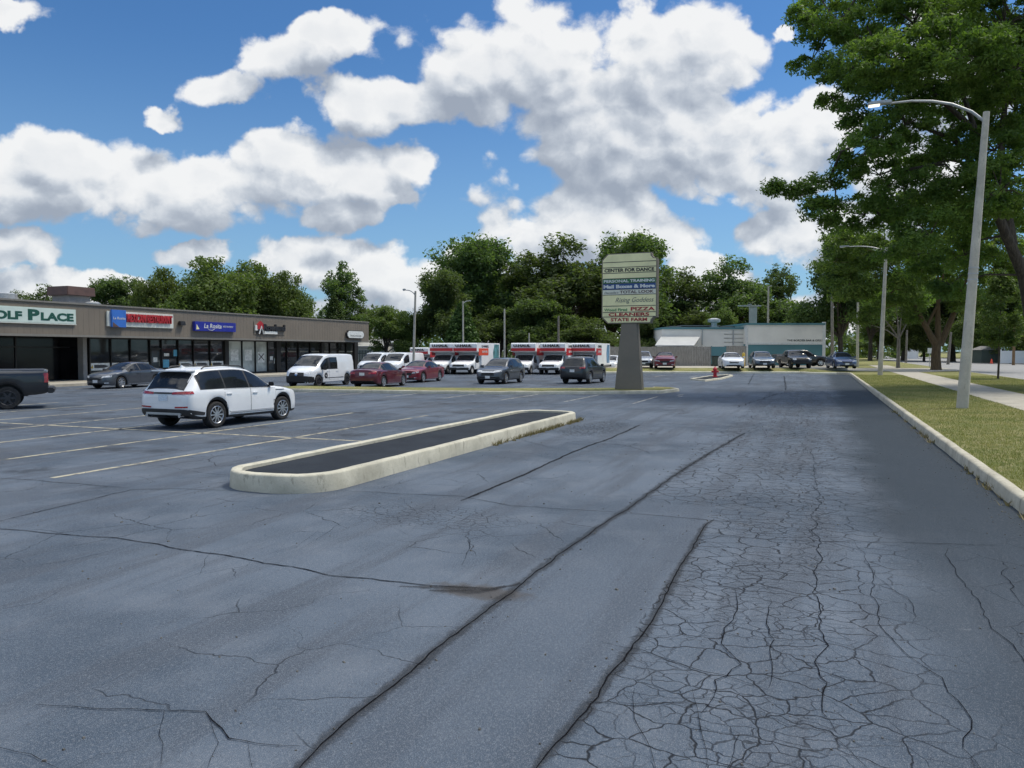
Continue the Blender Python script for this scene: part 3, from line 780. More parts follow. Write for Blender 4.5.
# ------------------------------------------------------------------ vehicles
def make_wheel(kind):
    r, w_ = kind['r'], kind['w']; ri = kind.get('ri', r*.66)
    ty = MB(); ty.lathe([(ri*.96, -w_*.42), (ri, -w_*.48), (r*.90, -w_*.5), (r*.985, -w_*.40), (r, -w_*.25), (r, w_*.25), (r*.985, w_*.40), (r*.90, w_*.5), (ri, w_*.48), (ri*.96, w_*.42)], 32, axis='y', cap=False)
    tyre = ty.build('tyre', M['rubber'], smooth=40)
    rm = MB(); rm.lathe([(ri*1.0, w_*.47), (ri*.95, w_*.50), (ri*.90, w_*.46), (ri*.88, w_*.25)], 32, axis='y', cap=False)   # rim lip (faces local +y)
    ns = kind.get('spokes', 10)
    rm.lathe([(.001, w_*.46), (ri*.20, w_*.46), (ri*.24, w_*.36)], 16, axis='y')
    for k in range(ns):
        a = 2*math.pi*k/ns; c, s = math.cos(a), math.sin(a)
        hw = kind.get('sw', .022)
        p0, p1 = ri*.15, ri*.93
        t = Vector((c, 0, s)); q = Vector((-s, 0, c))
        rm.extrude([t*p0+q*hw*1.2+Vector((0, w_*.40, 0)), t*p1+q*hw+Vector((0, w_*.40, 0)), t*p1-q*hw+Vector((0, w_*.40, 0)), t*p0-q*hw*1.2+Vector((0, w_*.40, 0))], (0, w_*.07, 0))
    rim = rm.build('rim', M[kind.get('mat', 'alloy')], smooth=35)
    bk = MB(); bk.lathe([(.001, w_*.20), (ri*.93, w_*.20), (ri*.93, w_*.12)], 24, axis='y'); back = bk.build('brake_disc', M['dark_trim'])
    for o in (tyre, rim, back): COL.objects.unlink(o)
    return tyre.data, rim.data, back.data
_WH = {}
def add_wheels(root, spec):
    wk = spec['wheel']; key = repr(sorted(wk.items()))
    if key not in _WH: _WH[key] = make_wheel(wk)
    td, rd, bd = _WH[key]
    for s in (spec['sr'], spec['sf']):
        for sg in (1, -1):
            x = s-spec['mid']; y = sg*(spec['W']/2-wk['w']/2-spec.get('tuck', .03))
            wh = link('wheel', None, root); wh.location = (x, y, wk['r']); wh.rotation_euler = (0, 0, 0 if sg > 0 else math.pi)
            for nm, d in (('tyre', td), ('rim', rd), ('brake_disc', bd)): link(nm, d, wh)

class Veh:
    def __init__(s, name, label, cat, pos, ang, spec, group=None):
        s.sp = sp = dict(spec); s.L = sp['L']; s.W = sp['W']
        sp['mid'] = (sp['sr']+sp['sf'])/2
        s.fn = {k: pchip(sp[k]) for k in ('zt', 'zb', 'zlow', 'w', 'wt')}
        s.root = empty(name, pos, ang); tag(s.root, label, cat, group)
        s.paint = M[sp['paint']]; s.build()
        add_wheels(s.root, sp)
    def arch(s, t):
        r = s.sp['wheel']['r']; Ra = s.sp.get('Ra', r+.075); z = -1
        for sw in (s.sp['sr'], s.sp['sf']):
            d = abs(t-sw)
            if d < Ra: z = max(z, r+math.sqrt(Ra*Ra-d*d)*s.sp.get('archk', 1.0))
        return z
    def zl(s, t): return max(s.fn['zlow'](t), s.arch(t))
    def ring(s, t):
        sp = s.sp; w, wt, zb, zt = s.fn['w'](t), s.fn['wt'](t), s.fn['zb'](t), s.fn['zt'](t)
        zl = s.zl(t); zb = min(zb, zt-.012); zl = min(zl, zb-.10); h = zb-zl
        clad = min(sp.get('clad', .05), h*.5); cr = sp.get('crown', .02)
        ws = w-sp.get('shoulder', .035); wt = min(wt, ws-.02)
        g = zt-zb
        top = zt-min(.055, g*.25)
        mid = zb+(top-zb)*.5
        wm = ws+(wt-ws)*.5+sp.get('bulge', .018)*min(1, g*3)
        inn = .04
        return [(inn, zl), (w-.055, zl), (w-.012, zl+clad), (w, zl+max(clad+.02, h*.45)), (w-.004, zl+max(clad+.03, h*.72)), (w-.012, zl+max(clad+.04, h*.88)), (ws, zb), (wm, mid), (wt, top), (wt-.05, zt-min(.018, g*.1)), (wt-.14, zt), (wt*.5, zt+cr*.8), (0, zt+cr)]
    def build(s):
        sp = s.sp; L = s.L; r = sp['wheel']['r']; Ra = sp.get('Ra', r+.075)
        st = set(np.round(np.linspace(0, L, int(L/.055)), 4)) | set(sp.get('sharp', []))
        for sw in (sp['sr'], sp['sf']):
            st |= {sw+Ra*math.cos(a) for a in np.linspace(0, math.pi, 19)} | {sw-Ra-.004, sw+Ra+.004}
        st = sorted(t for t in st if 0 <= t <= L)
        st = [t for i, t in enumerate(st) if i == 0 or t-st[i-1] > .0015]
        mb = MB(); R = [s.ring(t) for t in st]; n = len(R[0]); m_ = 2*n-1
        for t, rg in zip(st, R):
            x = t-sp['mid']
            for y, z in rg: mb.v.append((x, y, z))
            for y, z in reversed(rg[:-1]): mb.v.append((x, -y, z))
        for i in range(len(st)-1):
            for j in range(m_-1):
                a = i*m_+j; mb.f.append((a, a+m_, a+m_+1, a+1))
                jj = min(j, m_-2-j); mb.mi.append(1 if jj == 0 or (jj == 1 and sp.get('cladding')) else 0)
        k = (len(st)-1)*m_
        mb.f.append(tuple(range(m_-1, -1, -1))); mb.mi.append(0); mb.f.append(tuple(k+i for i in range(m_))); mb.mi.append(0)
        # floor pan and wheel-well walls
        s.body = mb.build('body', [s.paint, M['dark_trim']], s.root, smooth=sp.get('smooth', 32), recalc=True)
        s.bvh = BVHTree.FromPolygons([v.co.copy() for v in s.body.data.vertices], [tuple(p.vertices) for p in s.body.data.polygons])
        fp = MB(); wi = s.W/2-.45
        fp.box(((L/2)-sp['mid'], 0, sp.get('pan', .26)+.27), (L-1.3, wi*2+.1, .54)); fp.build('underbody', M['dark_trim'], s.root)
    # --- panels laid onto the body
    def decal(s, name, poly, axis, m, eps=.006, res=.10, parent=None, thick=0.0):
        bm = bmesh.new(); vs = [bm.verts.new((p[0], p[1], 0)) for p in poly]
        try: bm.faces.new(vs)
        except ValueError: bm.free(); return None
        for ax in (0, 1):
            lo = min(p[ax] for p in poly); hi = max(p[ax] for p in poly); k = int((hi-lo)/res)+1
            for i in range(1, k):
                c = lo+(hi-lo)*i/k; co = Vector((0, 0, 0)); co[ax] = c; no = Vector((0, 0, 0)); no[ax] = 1
                bmesh.ops.bisect_plane(bm, geom=bm.verts[:]+bm.edges[:]+bm.faces[:], plane_co=co, plane_no=no)
        far = 9.0; mid = s.sp['mid']
        for v in bm.verts:
            a, b = v.co.x, v.co.y
            if axis == 'L': o, d = Vector((a-mid, far, b)), Vector((0, -1, 0))
            elif axis == 'R': o, d = Vector((a-mid, -far, b)), Vector((0, 1, 0))
            elif axis == 'F': o, d = Vector((far, a, b)), Vector((-1, 0, 0))
            elif axis == 'B': o, d = Vector((-far, a, b)), Vector((1, 0, 0))
            else: o, d = Vector((a-mid, b, far)), Vector((0, 0, -1))
            loc, no, _, _ = s.bvh.ray_cast(o, d)
            if loc is None:
                q = o.copy(); ia = {'L': 1, 'R': 1, 'F': 0, 'B': 0, 'T': 2}[axis]; q[ia] *= (s.W/2 if ia == 1 else s.L/2 if ia == 0 else s.sp.get('H', 1.5))/far
                loc, no, _, _ = s.bvh.find_nearest(q)
            if no.dot(d) > 0: no = -no
            v.co = loc+(no*.65-d*.35)*eps
        bmesh.ops.recalc_face_normals(bm, faces=bm.faces)
        dv = {'L': Vector((0, 1, 0)), 'R': Vector((0, -1, 0)), 'F': Vector((1, 0, 0)), 'B': Vector((-1, 0, 0)), 'T': Vector((0, 0, 1))}[axis]
        if sum(f.normal.dot(dv)*f.calc_area() for f in bm.faces) < 0: bmesh.ops.reverse_faces(bm, faces=bm.faces)
        me = bpy.data.meshes.new(name); bm.to_mesh(me); bm.free(); me.materials.append(m)
        me.polygons.foreach_set('use_smooth', [True]*len(me.polygons)); me.set_sharp_from_angle(angle=rad(40))
        return link(name, me, parent or s.root)
    def both(s, name, poly, m, **k): return [s.decal(name, poly, ax, m, **k) for ax in ('L', 'R')]
    def pair(s, name, poly, axis, m, **k):    # mirrored left and right on the front or rear
        return [s.decal(name, poly, axis, m, **k), s.decal(name, [(-a, b) for a, b in reversed(poly)], axis, m, **k)]
    def dlo(s, s0, s1, inset_top=.085, inset_bot=.03, n=14, lo=None):
        ts = np.linspace(s0, s1, n); up, dn = [], []
        for t in ts:
            zt, zb = s.fn['zt'](t), s.fn['zb'](t)
            b = zb+inset_bot if lo is None else lo; u = zt-inset_top
            if u-b > .03: up.append((t, u)); dn.append((t, b))
        return dn+list(reversed(up))
    def windows(s, spans, trim=True, m=None, **k):
        m = m or M['glass']
        if trim:
            a, b = min(x[0] for x in spans)-.035, max(x[1] for x in spans)+.035
            p = s.dlo(a, b, k.get('inset_top', .085)-.025, k.get('inset_bot', .03)-.02)
            s.both('window_trim', p, M['dark_trim'], eps=.004)
        for a, b in spans:
            p = s.dlo(a, b, **k)
            if len(p) > 3: s.both('side_window', p, m, eps=.009)
    def screen(s, name, s0, s1, in0=.09, in1=.09, m=None):
        ts = np.linspace(s0, s1, 9)
        w0, w1 = s.fn['wt'](s0)-in0, s.fn['wt'](s1)-in1
        pl = [(s0, -w0), (s1, -w1), (s1, w1), (s0, w0)]
        big = [(s0-.02*np.sign(s1-s0), -w0-.03), (s1+.02*np.sign(s1-s0), -w1-.03), (s1+.02*np.sign(s1-s0), w1+.03), (s0-.02*np.sign(s1-s0), w0+.03)]
        s.decal('window_seal', big, 'T', M['dark_trim'], eps=.004); return s.decal(name, pl, 'T', m or M['glass'], eps=.008)
    def doors(s, spans, handle=True, top=.0, side=('L', 'R')):
        for a, b in spans:
            ts = np.linspace(a, b, 16); lo, hi = [], []
            for t in ts:
                ar = s.arch(t); lo.append((t, max(s.fn['zlow'](t)+.16, ar+.09 if ar > 0 else 0))); hi.append((t, s.fn['zb'](t)-.012+top))
            pl = lo+hi[::-1]
            cx, cz = (a+b)/2, sum(p[1] for p in pl)/len(pl)
            big = [(p[0]+(.008 if p[0] > cx else -.008), p[1]+(.008 if p[1] > cz else -.008)) for p in pl]
            for ax in side:
                s.decal('door_gap', big, ax, M['black'], eps=.002); d = s.decal('door', pl, ax, s.paint, eps=.0045)
                if handle:
                    t = a+.16; z = s.fn['zb'](t)-.13; y = (1 if ax == 'L' else -1)
                    o = Vector((t-s.sp['mid'], 9*y, z)); loc, no, _, _ = s.bvh.ray_cast(o, Vector((0, -y, 0)))
                    if loc is not None:
                        h = MB().box((loc.x, loc.y+y*.02, loc.z), (.20, .03, .028)).build('door_handle', s.paint, s.root, bevel=.006); h.parent = d
    def mirrors(s, t, z, m=None, size=(.10, .20, .15)):
        for y in (1, -1):
            o = Vector((t-s.sp['mid'], 9*y, z)); loc, no, _, _ = s.bvh.ray_cast(o, Vector((0, -y, 0)))
            if loc is None: continue
            mb = MB().box((loc.x, loc.y+y*(.05+size[1]/2), loc.z+.03), size).box((loc.x, loc.y+y*.03, loc.z-.01), (.05, .12, .04))
            mb.build('mirror', m or s.paint, s.root, bevel=.025, smooth=40)
    def plate(s, axis, z, m=None, y=0.0): s.decal('licence_plate', [(y-.16, z-.08), (y+.16, z-.08), (y+.16, z+.08), (y-.16, z+.08)], axis, m or M['plate_w'], eps=.014)

def sedan_spec(**k):
    d = dict(L=4.75, W=1.83, H=1.45, sr=1.02, sf=3.77, paint='paint_grey', wheel=dict(r=.33, w=.225, ri=.225, spokes=9, sw=.024), crown=.025, clad=.06,
             zt=[(0, .86), (.05, 1.0), (.35, 1.055), (.72, 1.08), (1.25, 1.34), (1.55, 1.425), (2.1, 1.45), (2.6, 1.40), (3.0, 1.25), (3.55, 1.0), (3.8, .965), (4.3, .88), (4.62, .76), (4.75, .60)],
             zb=[(0, .80), (.3, .97), (1.2, .985), (2.5, .955), (3.4, .925), (4.2, .83), (4.6, .70), (4.75, .55)],
             zlow=[(0, .42), (.18, .28), (.6, .20), (4.2, .18), (4.55, .20), (4.75, .28)],
             w=[(0, .66), (.06, .78), (.25, .865), (.8, .905), (2.4, .915), (3.9, .90), (4.35, .83), (4.62, .70), (4.75, .50)],
             wt=[(0, .60), (.4, .68), (.72, .66), (1.4, .56), (2.1, .565), (2.6, .57), (3.0, .62), (3.55, .70), (4.2, .68), (4.6, .55), (4.75, .42)])
    d.update(k); return d
def suv_spec(**k):
    d = dict(L=4.59, W=1.93, H=1.64, sr=.97, sf=3.68, paint='paint_white', wheel=dict(r=.36, w=.235, ri=.245, spokes=10, sw=.017), crown=.028, clad=.075, cladding=True, Ra=.415,
             zt=[(0, .93), (.04, 1.03), (.12, 1.12), (.36, 1.45), (.50, 1.565), (.62, 1.60), (1.1, 1.635), (1.8, 1.645), (2.35, 1.60), (2.75, 1.46), (3.38, 1.10), (3.55, 1.055), (4.05, .985), (4.38, .88), (4.53, .76), (4.59, .64)],
             zb=[(0, .88), (.10, 1.0), (.4, 1.05), (1.0, 1.05), (2.5, 1.03), (3.4, 1.0), (4.1, .92), (4.45, .79), (4.59, .58)],
             zlow=[(0, .46), (.12, .36), (.45, .27), (4.1, .24), (4.4, .25), (4.59, .36)],
             w=[(0, .72), (.05, .83), (.18, .905), (.55, .95), (1.2, .96), (2.3, .955), (3.8, .95), (4.25, .88), (4.48, .76), (4.59, .58)],
             wt=[(0, .64), (.12, .70), (.5, .655), (1.2, .655), (2.3, .64), (2.75, .66), (3.38, .74), (4.05, .74), (4.45, .60), (4.59, .44)])
    d.update(k); return d
# ------------------------------------------------------------------ shopping strip on the left
FV, GV = -44.0, -46.0
B = empty('shop_building', W(0, FV, 0), ANG_D); tag(B, 'long low strip of shops with taupe metal fascia and dark storefront glass', 'building')
U0, U1 = 6.0, 69.5
def gu(px): return on_v(px, GV)[0]
def fu(px): return on_v(px, FV-.0)[0]
mb = MB(); mb.box(((U0+U1-3.0)/2, 13.1, 2.3), (U1-3.0-U0, 18.0, 4.6)); mb.build('wall', M['stucco'], B)
mb = MB(); mb.box(((U0+U1)/2, .2, 4.02), (U1-U0, .4, 2.04)).box((U1-.2, 6.0, 4.02), (.4, 11.2, 2.04)); mb.build('fascia', M['fascia'], B)
rib = MB()                                    # standing seams of the metal fascia
for i in range(int((U1-U0)/.4)): rib.box((U0+.2+i*.4, -.003, 4.03), (.014, .006, 1.98))
rib.build('fascia_seams', M['fascia'], B)
MB().box(((U0+U1)/2, .2, 5.10), (U1-U0+.1, .56, .12)).build('coping', M['coping'], B, bevel=.02)
MB().box(((U0+U1)/2, 1.3, 3.06), (U1-U0-.1, 2.2, .06)).build('soffit', M['soffit'], B)
MB().box(((U0+U1)/2, 11, 4.75), (U1-U0-1, 20.4, .12)).build('roof', M['roofing'], B)
MB().box(((U0+U1)/2, -.012, 3.06), (U1-U0, .03, .14)).build('drip_edge', M['coping'], B)
# storefront: dark backing, panes and mullions
gy = FV-GV
SW = .15
ug = gu(86)
ug2 = on_v(88, GV-1.35)[0]
MB().box(((U0+ug2)/2, gy+1.35, 1.5), (ug2-U0, .1, 3.0)).build('storefront', M['black_glass'], B)
MB().box((ug-.15, gy+.12, 1.5), (.3, .5, 3.0)).build('pier', M['stucco'], B); MB().box((ug-.10, gy+.86, 1.5), (.16, .95, 3.0)).build('return_wall', M['black_glass'], B)
dk = MB()
for px in (30,): dk.box((gu(px), gy+1.27, 1.5), (.10, .08, 3.0))
dk.box(((U0+ug)/2, gy+1.27, 2.35), (ug-U0, .06, .08)); dk.build('mullions', M['mullion'], B)
MB().box((fu(6), gy+1.22, 1.75), (.55, .03, .62)).build('window_notice', M['poster_yellow'], B)
MB().box((fu(2), gy+1.22, 2.55), (.9, .03, .2)).build('window_notice', M['poster'], B)
bays = [(89.4, 110.5, 'd'), (110.5, 130, 'd'), (130, 149.5, 'd'), (149.5, 161, 'door'), (161, 177.7, 'd'), (177.7, 193, 'd'), (193, 209.7, 'd'), (209.7, 223.8, 'd'), (227.7, 241.7, 'p'), (241.7, 255, 'p'), (255, 267.3, 'p'), (267.3, 275.5, 'door'),
        (279.5, 286.4, 'd'), (286.4, 298, 'd'), (298, 309.8, 'd'), (309.8, 320.5, 'd'), (323, 329.6, 'd'), (329.6, 337.6, 'door'), (337.6, 345.7, 'd'), (345.7, 353.5, 'd')]
fr = MB()
for a, b, k in bays:
    ua, ub = gu(a), gu(b); w_ = ub-ua
    for u in (ua, ub): fr.box((u, gy-.03, 1.55), (.09, .14, 2.95))
    fr.box(((ua+ub)/2, gy-.03, 2.98), (w_, .14, .12)).box(((ua+ub)/2, gy-.03, .22), (w_, .14, .16))
    if k == 'door':
        fr.box(((ua+ub)/2, gy-.03, 2.28), (w_, .14, .10))
        gl = MB().box(((ua+ub)/2, gy+.02, 2.62), (w_-.1, .02, .58)).build('window', M['shopglass'], B)
        d_ = MB(); x0, x1 = ua+.06, ub-.06
        d_.box(((x0+x1)/2, gy-.02, .30), (x1-x0, .05, .22)).box(((x0+x1)/2, gy-.02, 2.18), (x1-x0, .05, .12)).box((x0+.06, gy-.02, 1.25), (.12, .05, 1.9)).box((x1-.06, gy-.02, 1.25), (.12, .05, 1.9))
        dr = d_.build('door', M['mullion'], B)
        MB().box(((x0+x1)/2, gy, 1.25), (x1-x0-.2, .02, 1.8)).build('pane', M['glass_lite'], dr)
        MB().tube([(x1-.2, gy-.10, .95), (x1-.2, gy-.10, 1.45)], .018, 8).build('handle', M['chrome'], dr)
        MB().box(((x0+x1)/2, gy-.016, 1.45), ((x1-x0)*.4, .01, .35)).build('notice', M['poster'], dr)
    else:
        wn = MB().box(((ua+ub)/2, gy+.02, 1.62), (w_-.09, .02, 2.66)).build('window', M['shopglass_pale' if k == 'p' else 'shopglass'], B)
        if a < 225:
            if not 161 <= a < 177:
                bn = MB().box(((ua+ub)/2, gy-.004, 1.02), (w_-.12, .016, .50)).build('banner', M['poster'], wn)
                c = (ua+ub)/2; MB().prism([(c-.30*w_, 0), (c-.24*w_, 0), (c+.30*w_, 0), (c+.38*w_, 0)], 0, .01)
                lz = MB(); pts = [(c-.28*w_, -.10), (c+.20*w_, -.10), (c+.40*w_, .01), (c+.20*w_, .12), (c-.28*w_, .12)]
                lz.extrude([(x, gy-.022, 1.03+z) for x, z in pts], (0, .008, 0)).build('banner_motif', M['banner_dark'], wn)
                lz = MB(); pts = [(c-.45*w_, -.10), (c-.33*w_, -.12), (c-.36*w_, .14)]; lz.extrude([(x, gy-.022, 1.03+z) for x, z in pts], (0, .008, 0)).build('banner_motif', M['bollard'], wn)
            else:
                MB().box((ua+w_*.30, gy-.004, 1.15), (w_*.36, .016, .60)).build('poster', M['poster_blue'], wn); MB().box((ua+w_*.34, gy-.004, 1.82), (w_*.30, .016, .22)).build('poster', M['poster'], wn)
                MB().box((ua+w_*.9, gy-.004, 1.95), (w_*.28, .016, .5)).build('poster', M['poster_blue'], wn)
        elif k == 'p':
            MB().box(((ua+ub)/2, gy-.004, 1.75 if a < 250 else 1.55), (w_*.55, .012, .95)).build('poster', M['poster'], wn)
            if a >= 255:
                x = MB(); c = (ua+ub)/2
                for sg in (1, -1): x.tube([(c-.35*sg, gy-.02, 1.3), (c+.35*sg, gy-.02, 1.85)], .035, 6)
                x.build('poster_motif', M['banner_dark'], wn)
        elif a > 276:
            MB().box(((ua+ub)/2, gy-.004, 2.05), (w_*.7, .012, .12)).build('window_lettering', M['letters_grey'], wn)
fr.build('mullions', M['mullion'], B)
for a, b in ((223.8, 227.7), (275.5, 279.5), (320.5, 323), (353.5, 357)):
    ua, ub = gu(a), gu(b); MB().box(((ua+ub)/2, gy-.02, 1.6), (ub-ua, .30, 3.0)).build('pier', M['mullion'], B)
MB().box(((U0+gu(357))/2, gy+.25, 1.5), (gu(357)-U0, .05, 3.0)).build('backing', M['interior'], B) if False else None
# walkway in front of the shops
sw = MB(); sw.obox(W(U0, -41.4, -.02), D*(U1+1-U0), -Nn*6.4, (0, 0, .17)); struct(sw.build('walkway', M['walk']))
# roof equipment
def roof_on(px, v, z): return on_v(px, v)
u_, t_ = on_v(73, -52); ch = empty('roof_vent_stack', W(u_, -52, 4.8), ANG_D); tag(ch, 'square grey roof stack with a red-brown metal cap above the green lettered sign', 'roof vent')
MB().box((0, 0, .72), (1.8, 1.7, 1.5)).build('shaft', M['stucco'], ch); MB().box((0, 0, 1.72), (2.35, 2.2, .66), taper=.97).build('cap', M['rust_cap'], ch, bevel=.03)
def vent(px, v, r, h, lab, kind='round'):
    u_, _ = on_v(px, v); o = empty('roof_vent', W(u_, v, 4.8), ANG_D); tag(o, lab, 'roof vent', 'vents on the shop roof')
    if kind == 'round':
        MB().lathe([(r*.8, 0), (r*.8, h*.6)], 18).build('pipe', M['galv'], o, smooth=40); MB().lathe([(r, h*.58), (r, h*.92), (r*.7, h)], 18).build('hood', M['galv'], o, smooth=40)
    else:
        MB().box((0, 0, h*.45), (r*1.7, r*1.7, h*.9)).build('housing', M['galv'], o, bevel=.03); MB().box((0, 0, h*.95), (r*1.9, r*1.9, h*.12)).build('hood', M['galv'], o, bevel=.02)
vent(4, -49, .85, 1.05, 'pale round roof hood at the left picture edge'); vent(94, -50.5, .55, .95, 'small white roof vent just right of the red-brown capped stack'); vent(184, -50, 1.2, .62, 'low wide grey roof unit above the dark blue shop sign', 'box'); vent(203, -52, .45, .85, 'small white roof vent beside the low grey unit')

# ---- shop signs
def fsign(name, label, px0, px1, z0, z1, depth, m, poly=None):
    u0, u1 = fu(px0), fu(px1); c = (u0+u1)/2
    r = empty(name, W(c, FV, 0), ANG_D); tag(r, label, 'sign')
    w_, h_ = u1-u0, z1-z0
    if poly is None: bx = MB().box((0, -depth/2-.012, (z0+z1)/2), (w_, depth, h_)).build('panel', m, r, bevel=.015)
    else: bx = MB().extrude([(x*w_/2, -depth-.012, (z0+z1)/2+z*h_/2) for x, z in poly], (0, depth, 0)).build('panel', m, r)
    return r, w_, h_, (z0+z1)/2, -depth-.014
X_, Z_ = (1, 0, 0), (0, 0, 1)
u76 = fu(76)
k = fu(-46)
r, w_, h_, zc, y = fsign('shop_sign', 'long pale sign with green capitals GOLF PLACE cut off by the left edge', -27, 76, 3.80, 4.72, .10, M['sign_mint'])
MB().box((0, y+.06, zc-h_/2-.03), (w_+.04, .12, .05)).build('frame', M['sign_white'], r)
def capitals(words, x0, x1):                    # small-caps lettering: first letter taller
    tot = sum(1.25+.82*(len(q)-1) for q in words)+.40*(len(words)-1); cur = x0; k = (x1-x0)/tot
    for q in words:
        text('lettering', q[0], X_, Z_, (cur+.6*k, y, zc+.02), 1.08*k, .66, M['sign_green'], r, bold=.05); cur += 1.25*k
        n = len(q)-1; text('lettering', q[1:], X_, Z_, (cur+.41*n*k-.03, y, zc-.055), .80*n*k, .50, M['sign_green'], r, bold=.05); cur += .82*n*k+.40*k
capitals(['GOLF', 'PLACE'], -w_/2+.35, w_/2-.12)
r, w_, h_, zc, y = fsign('shop_sign', 'cream sign with red capitals MEXICAN RESTAURANT and a light blue square panel', 107, 173, 3.74, 4.76, .12, M['sign_white'])
MB().box((-w_*.36, y-.08, zc+.02), (w_*.205, .16, h_*1.14)).build('blue_panel', M['sign_sky'], r, bevel=.02)
text('lettering', 'La Rosita', X_, Z_, (-w_*.36, y-.165, zc+.05), w_*.17, .17, M['letters_white'], r, shear=.2)
MB().extrude([(-w_*.45, y-.17, zc-.55), (-w_*.36, y-.17, zc-.55), (-w_*.45, y-.17, zc-.22)], (0, .008, 0)).build('panel_motif', M['rust_cap'], r)
text('lettering', 'MEXICAN RESTAURANT', X_, Z_, (w_*.115, y, zc+.10), w_*.70, .58, M['sign_red'], r, bold=.04, depth=.12)
r, w_, h_, zc, y = fsign('shop_sign', 'dark blue oblong sign with white script over the dark shop windows', 193, 234, 3.62, 4.34, .25, M['sign_blue'])
text('lettering', 'La Rosita', X_, Z_, (-w_*.08, y, zc+.05), w_*.42, .34, M['letters_white'], r, bold=.01, shear=.2); text('lettering', 'RESTAURANT', X_, Z_, (w_*.30, y, zc+.04), w_*.26, .13, M['letters_white'], r)
MB().extrude([(-w_*.47, y-.004, zc-.25), (-w_*.40, y-.004, zc-.22), (-w_*.46, y-.004, zc+.15)], (0, .006, 0)).build('panel_motif', M['sign_cream'], r)
cs = MB(); cs.tube([(-w_*.12+.38*math.cos(a), y-.004, zc-.08+.20*math.sin(a)) for a in np.linspace(rad(200), rad(340), 12)], .018, 6); cs.build('swoosh', M['letters_white'], r)
uu0 = fu(161)
lt = empty('wall_lamp', W(fu(181), FV, 4.15), ANG_D); tag(lt, 'small black floodlight on the fascia between the red and blue signs', 'lamp')
MB().box((0, -.16, 0), (.55, .30, .30), taper=.85).build('housing', M['dark_trim'], lt, bevel=.03); MB().box((0, -.04, .02), (.2, .1, .2)).build('bracket', M['dark_trim'], lt)
# sign of black letters with red figure
r, w_, h_, zc, y = fsign('shop_sign', 'black channel letters with a red house mark and white strip on the fascia', 254, 284.5, 3.48, 4.58, .03, M['fascia'])
text('lettering', 'Rowland', X_, Z_, (w_*.13, y, zc+.08), w_*.72, .58, M['text_dark'], r, bold=.05, depth=.15)
MB().box((w_*.02, y-.05, zc-.36), (w_*.42, .10, .24)).build('strip', M['letters_white'], r)
mk = MB(); mk.extrude([(-w_*.42, y-.12, zc-.10), (-w_*.20, y-.12, zc-.10), (-w_*.20, y-.12, zc+.28), (-w_*.31, y-.12, zc+.60), (-w_*.42, y-.12, zc+.28)], (0, .12, 0)); mk.build('mark', M['sign_red'], r)
mk = MB().tube([(-w_*.38, y-.16, zc-.5), (-w_*.31, y-.16, zc+.15), (-w_*.24, y-.16, zc-.5)], .06, 8); mk.build('mark_figure', M['letters_white'], r); MB().box((-w_*.44, y-.05, zc+.02), (.30, .1, .45)).build('mark_block', M['letters_white'], r)
MB().box((-w_*.31, y-.03, zc-.15), (w_*.22, .04, .72)).build('mark_back', M['text_dark'], r)
oc = [(-1, -.35), (-.82, -1), (.82, -1), (1, -.35), (1, .35), (.82, 1), (-.82, 1), (-1, .35)]
r, w_, h_, zc, y = fsign('shop_sign', 'white oblong sign with cut corners and a black rim at the far fascia end', 345.5, 362.5, 3.36, 4.16, .22, M['text_dark'], oc)
MB().extrude([(x*w_/2*.95, y-.02, zc+z*h_/2*.86) for x, z in oc], (0, .02, 0)).build('face', M['letters_white'], r)
text('lettering', 'Insurance', X_, Z_, (0, y-.024, zc-.10), w_*.62, .18, M['letters_grey'], r)

# ------------------------------------------------------------------ pylon sign
pb = G(629.5, 389.2, .17); pyl = empty('pylon_sign', pb, ANG_D-math.pi/2); tag(pyl, 'tall cream shopping centre sign on a tapered taupe post', 'sign')
# local x = right as seen by drivers, local -y faces the camera
Yp = pb.y
def pz(py): return AT(629, py, Yp).z-pb.z
zt_, zb_ = pz(253.5), pz(323.5)
MB().extrude([(-.69, -.30, 0), (.69, -.30, 0), (.39, -.22, zb_+.05), (-.39, -.22, zb_+.05)], (0, .55, 0)).build('post', M['pylon'], pyl, bevel=.02)
hw = 1.40; cc = .30
shape = [(-hw+cc, zb_), (hw-cc, zb_), (hw-cc+.04, zb_+.16), (hw-.14, zb_+cc-.02), (hw, zb_+cc), (hw, zt_-cc), (hw-.16, zt_-cc+.03), (hw-cc+.02, zt_-.14), (hw-cc, zt_), (-hw+cc, zt_), (-hw, zt_-cc), (-hw, zb_+cc)]
MB().extrude([(x, -.25, z) for x, z in shape], (0, .5, 0)).build('frame', M['pylon'], pyl)
inner = [(x*.965, zb_+(zt_-zb_)/2+(z-zb_-(zt_-zb_)/2)*.975) for x, z in shape]
MB().extrude([(x, -.262, z) for x, z in inner], (0, .014, 0)).build('face', M['sign_cream'], pyl)
Hs = zt_-zb_
def fz(f): return zt_-f*Hs
rows = [(0, .125, None), (.125, .20, None), (.20, .28, ('CENTER FOR DANCE', 'text_dark', .90, .62)), (.28, .36, None), (.36, .43, 'green'), (.43, .515, 'blue'), (.515, .59, 'look'), (.59, .75, 'script'), (.75, .84, 'pizza'), (.84, .905, ('CLEANERS', 'letters_red', .74, .72)), (.905, .985, ('STATE FARM', 'letters_red', .66, .60))]
yF = -.264
dv = MB()
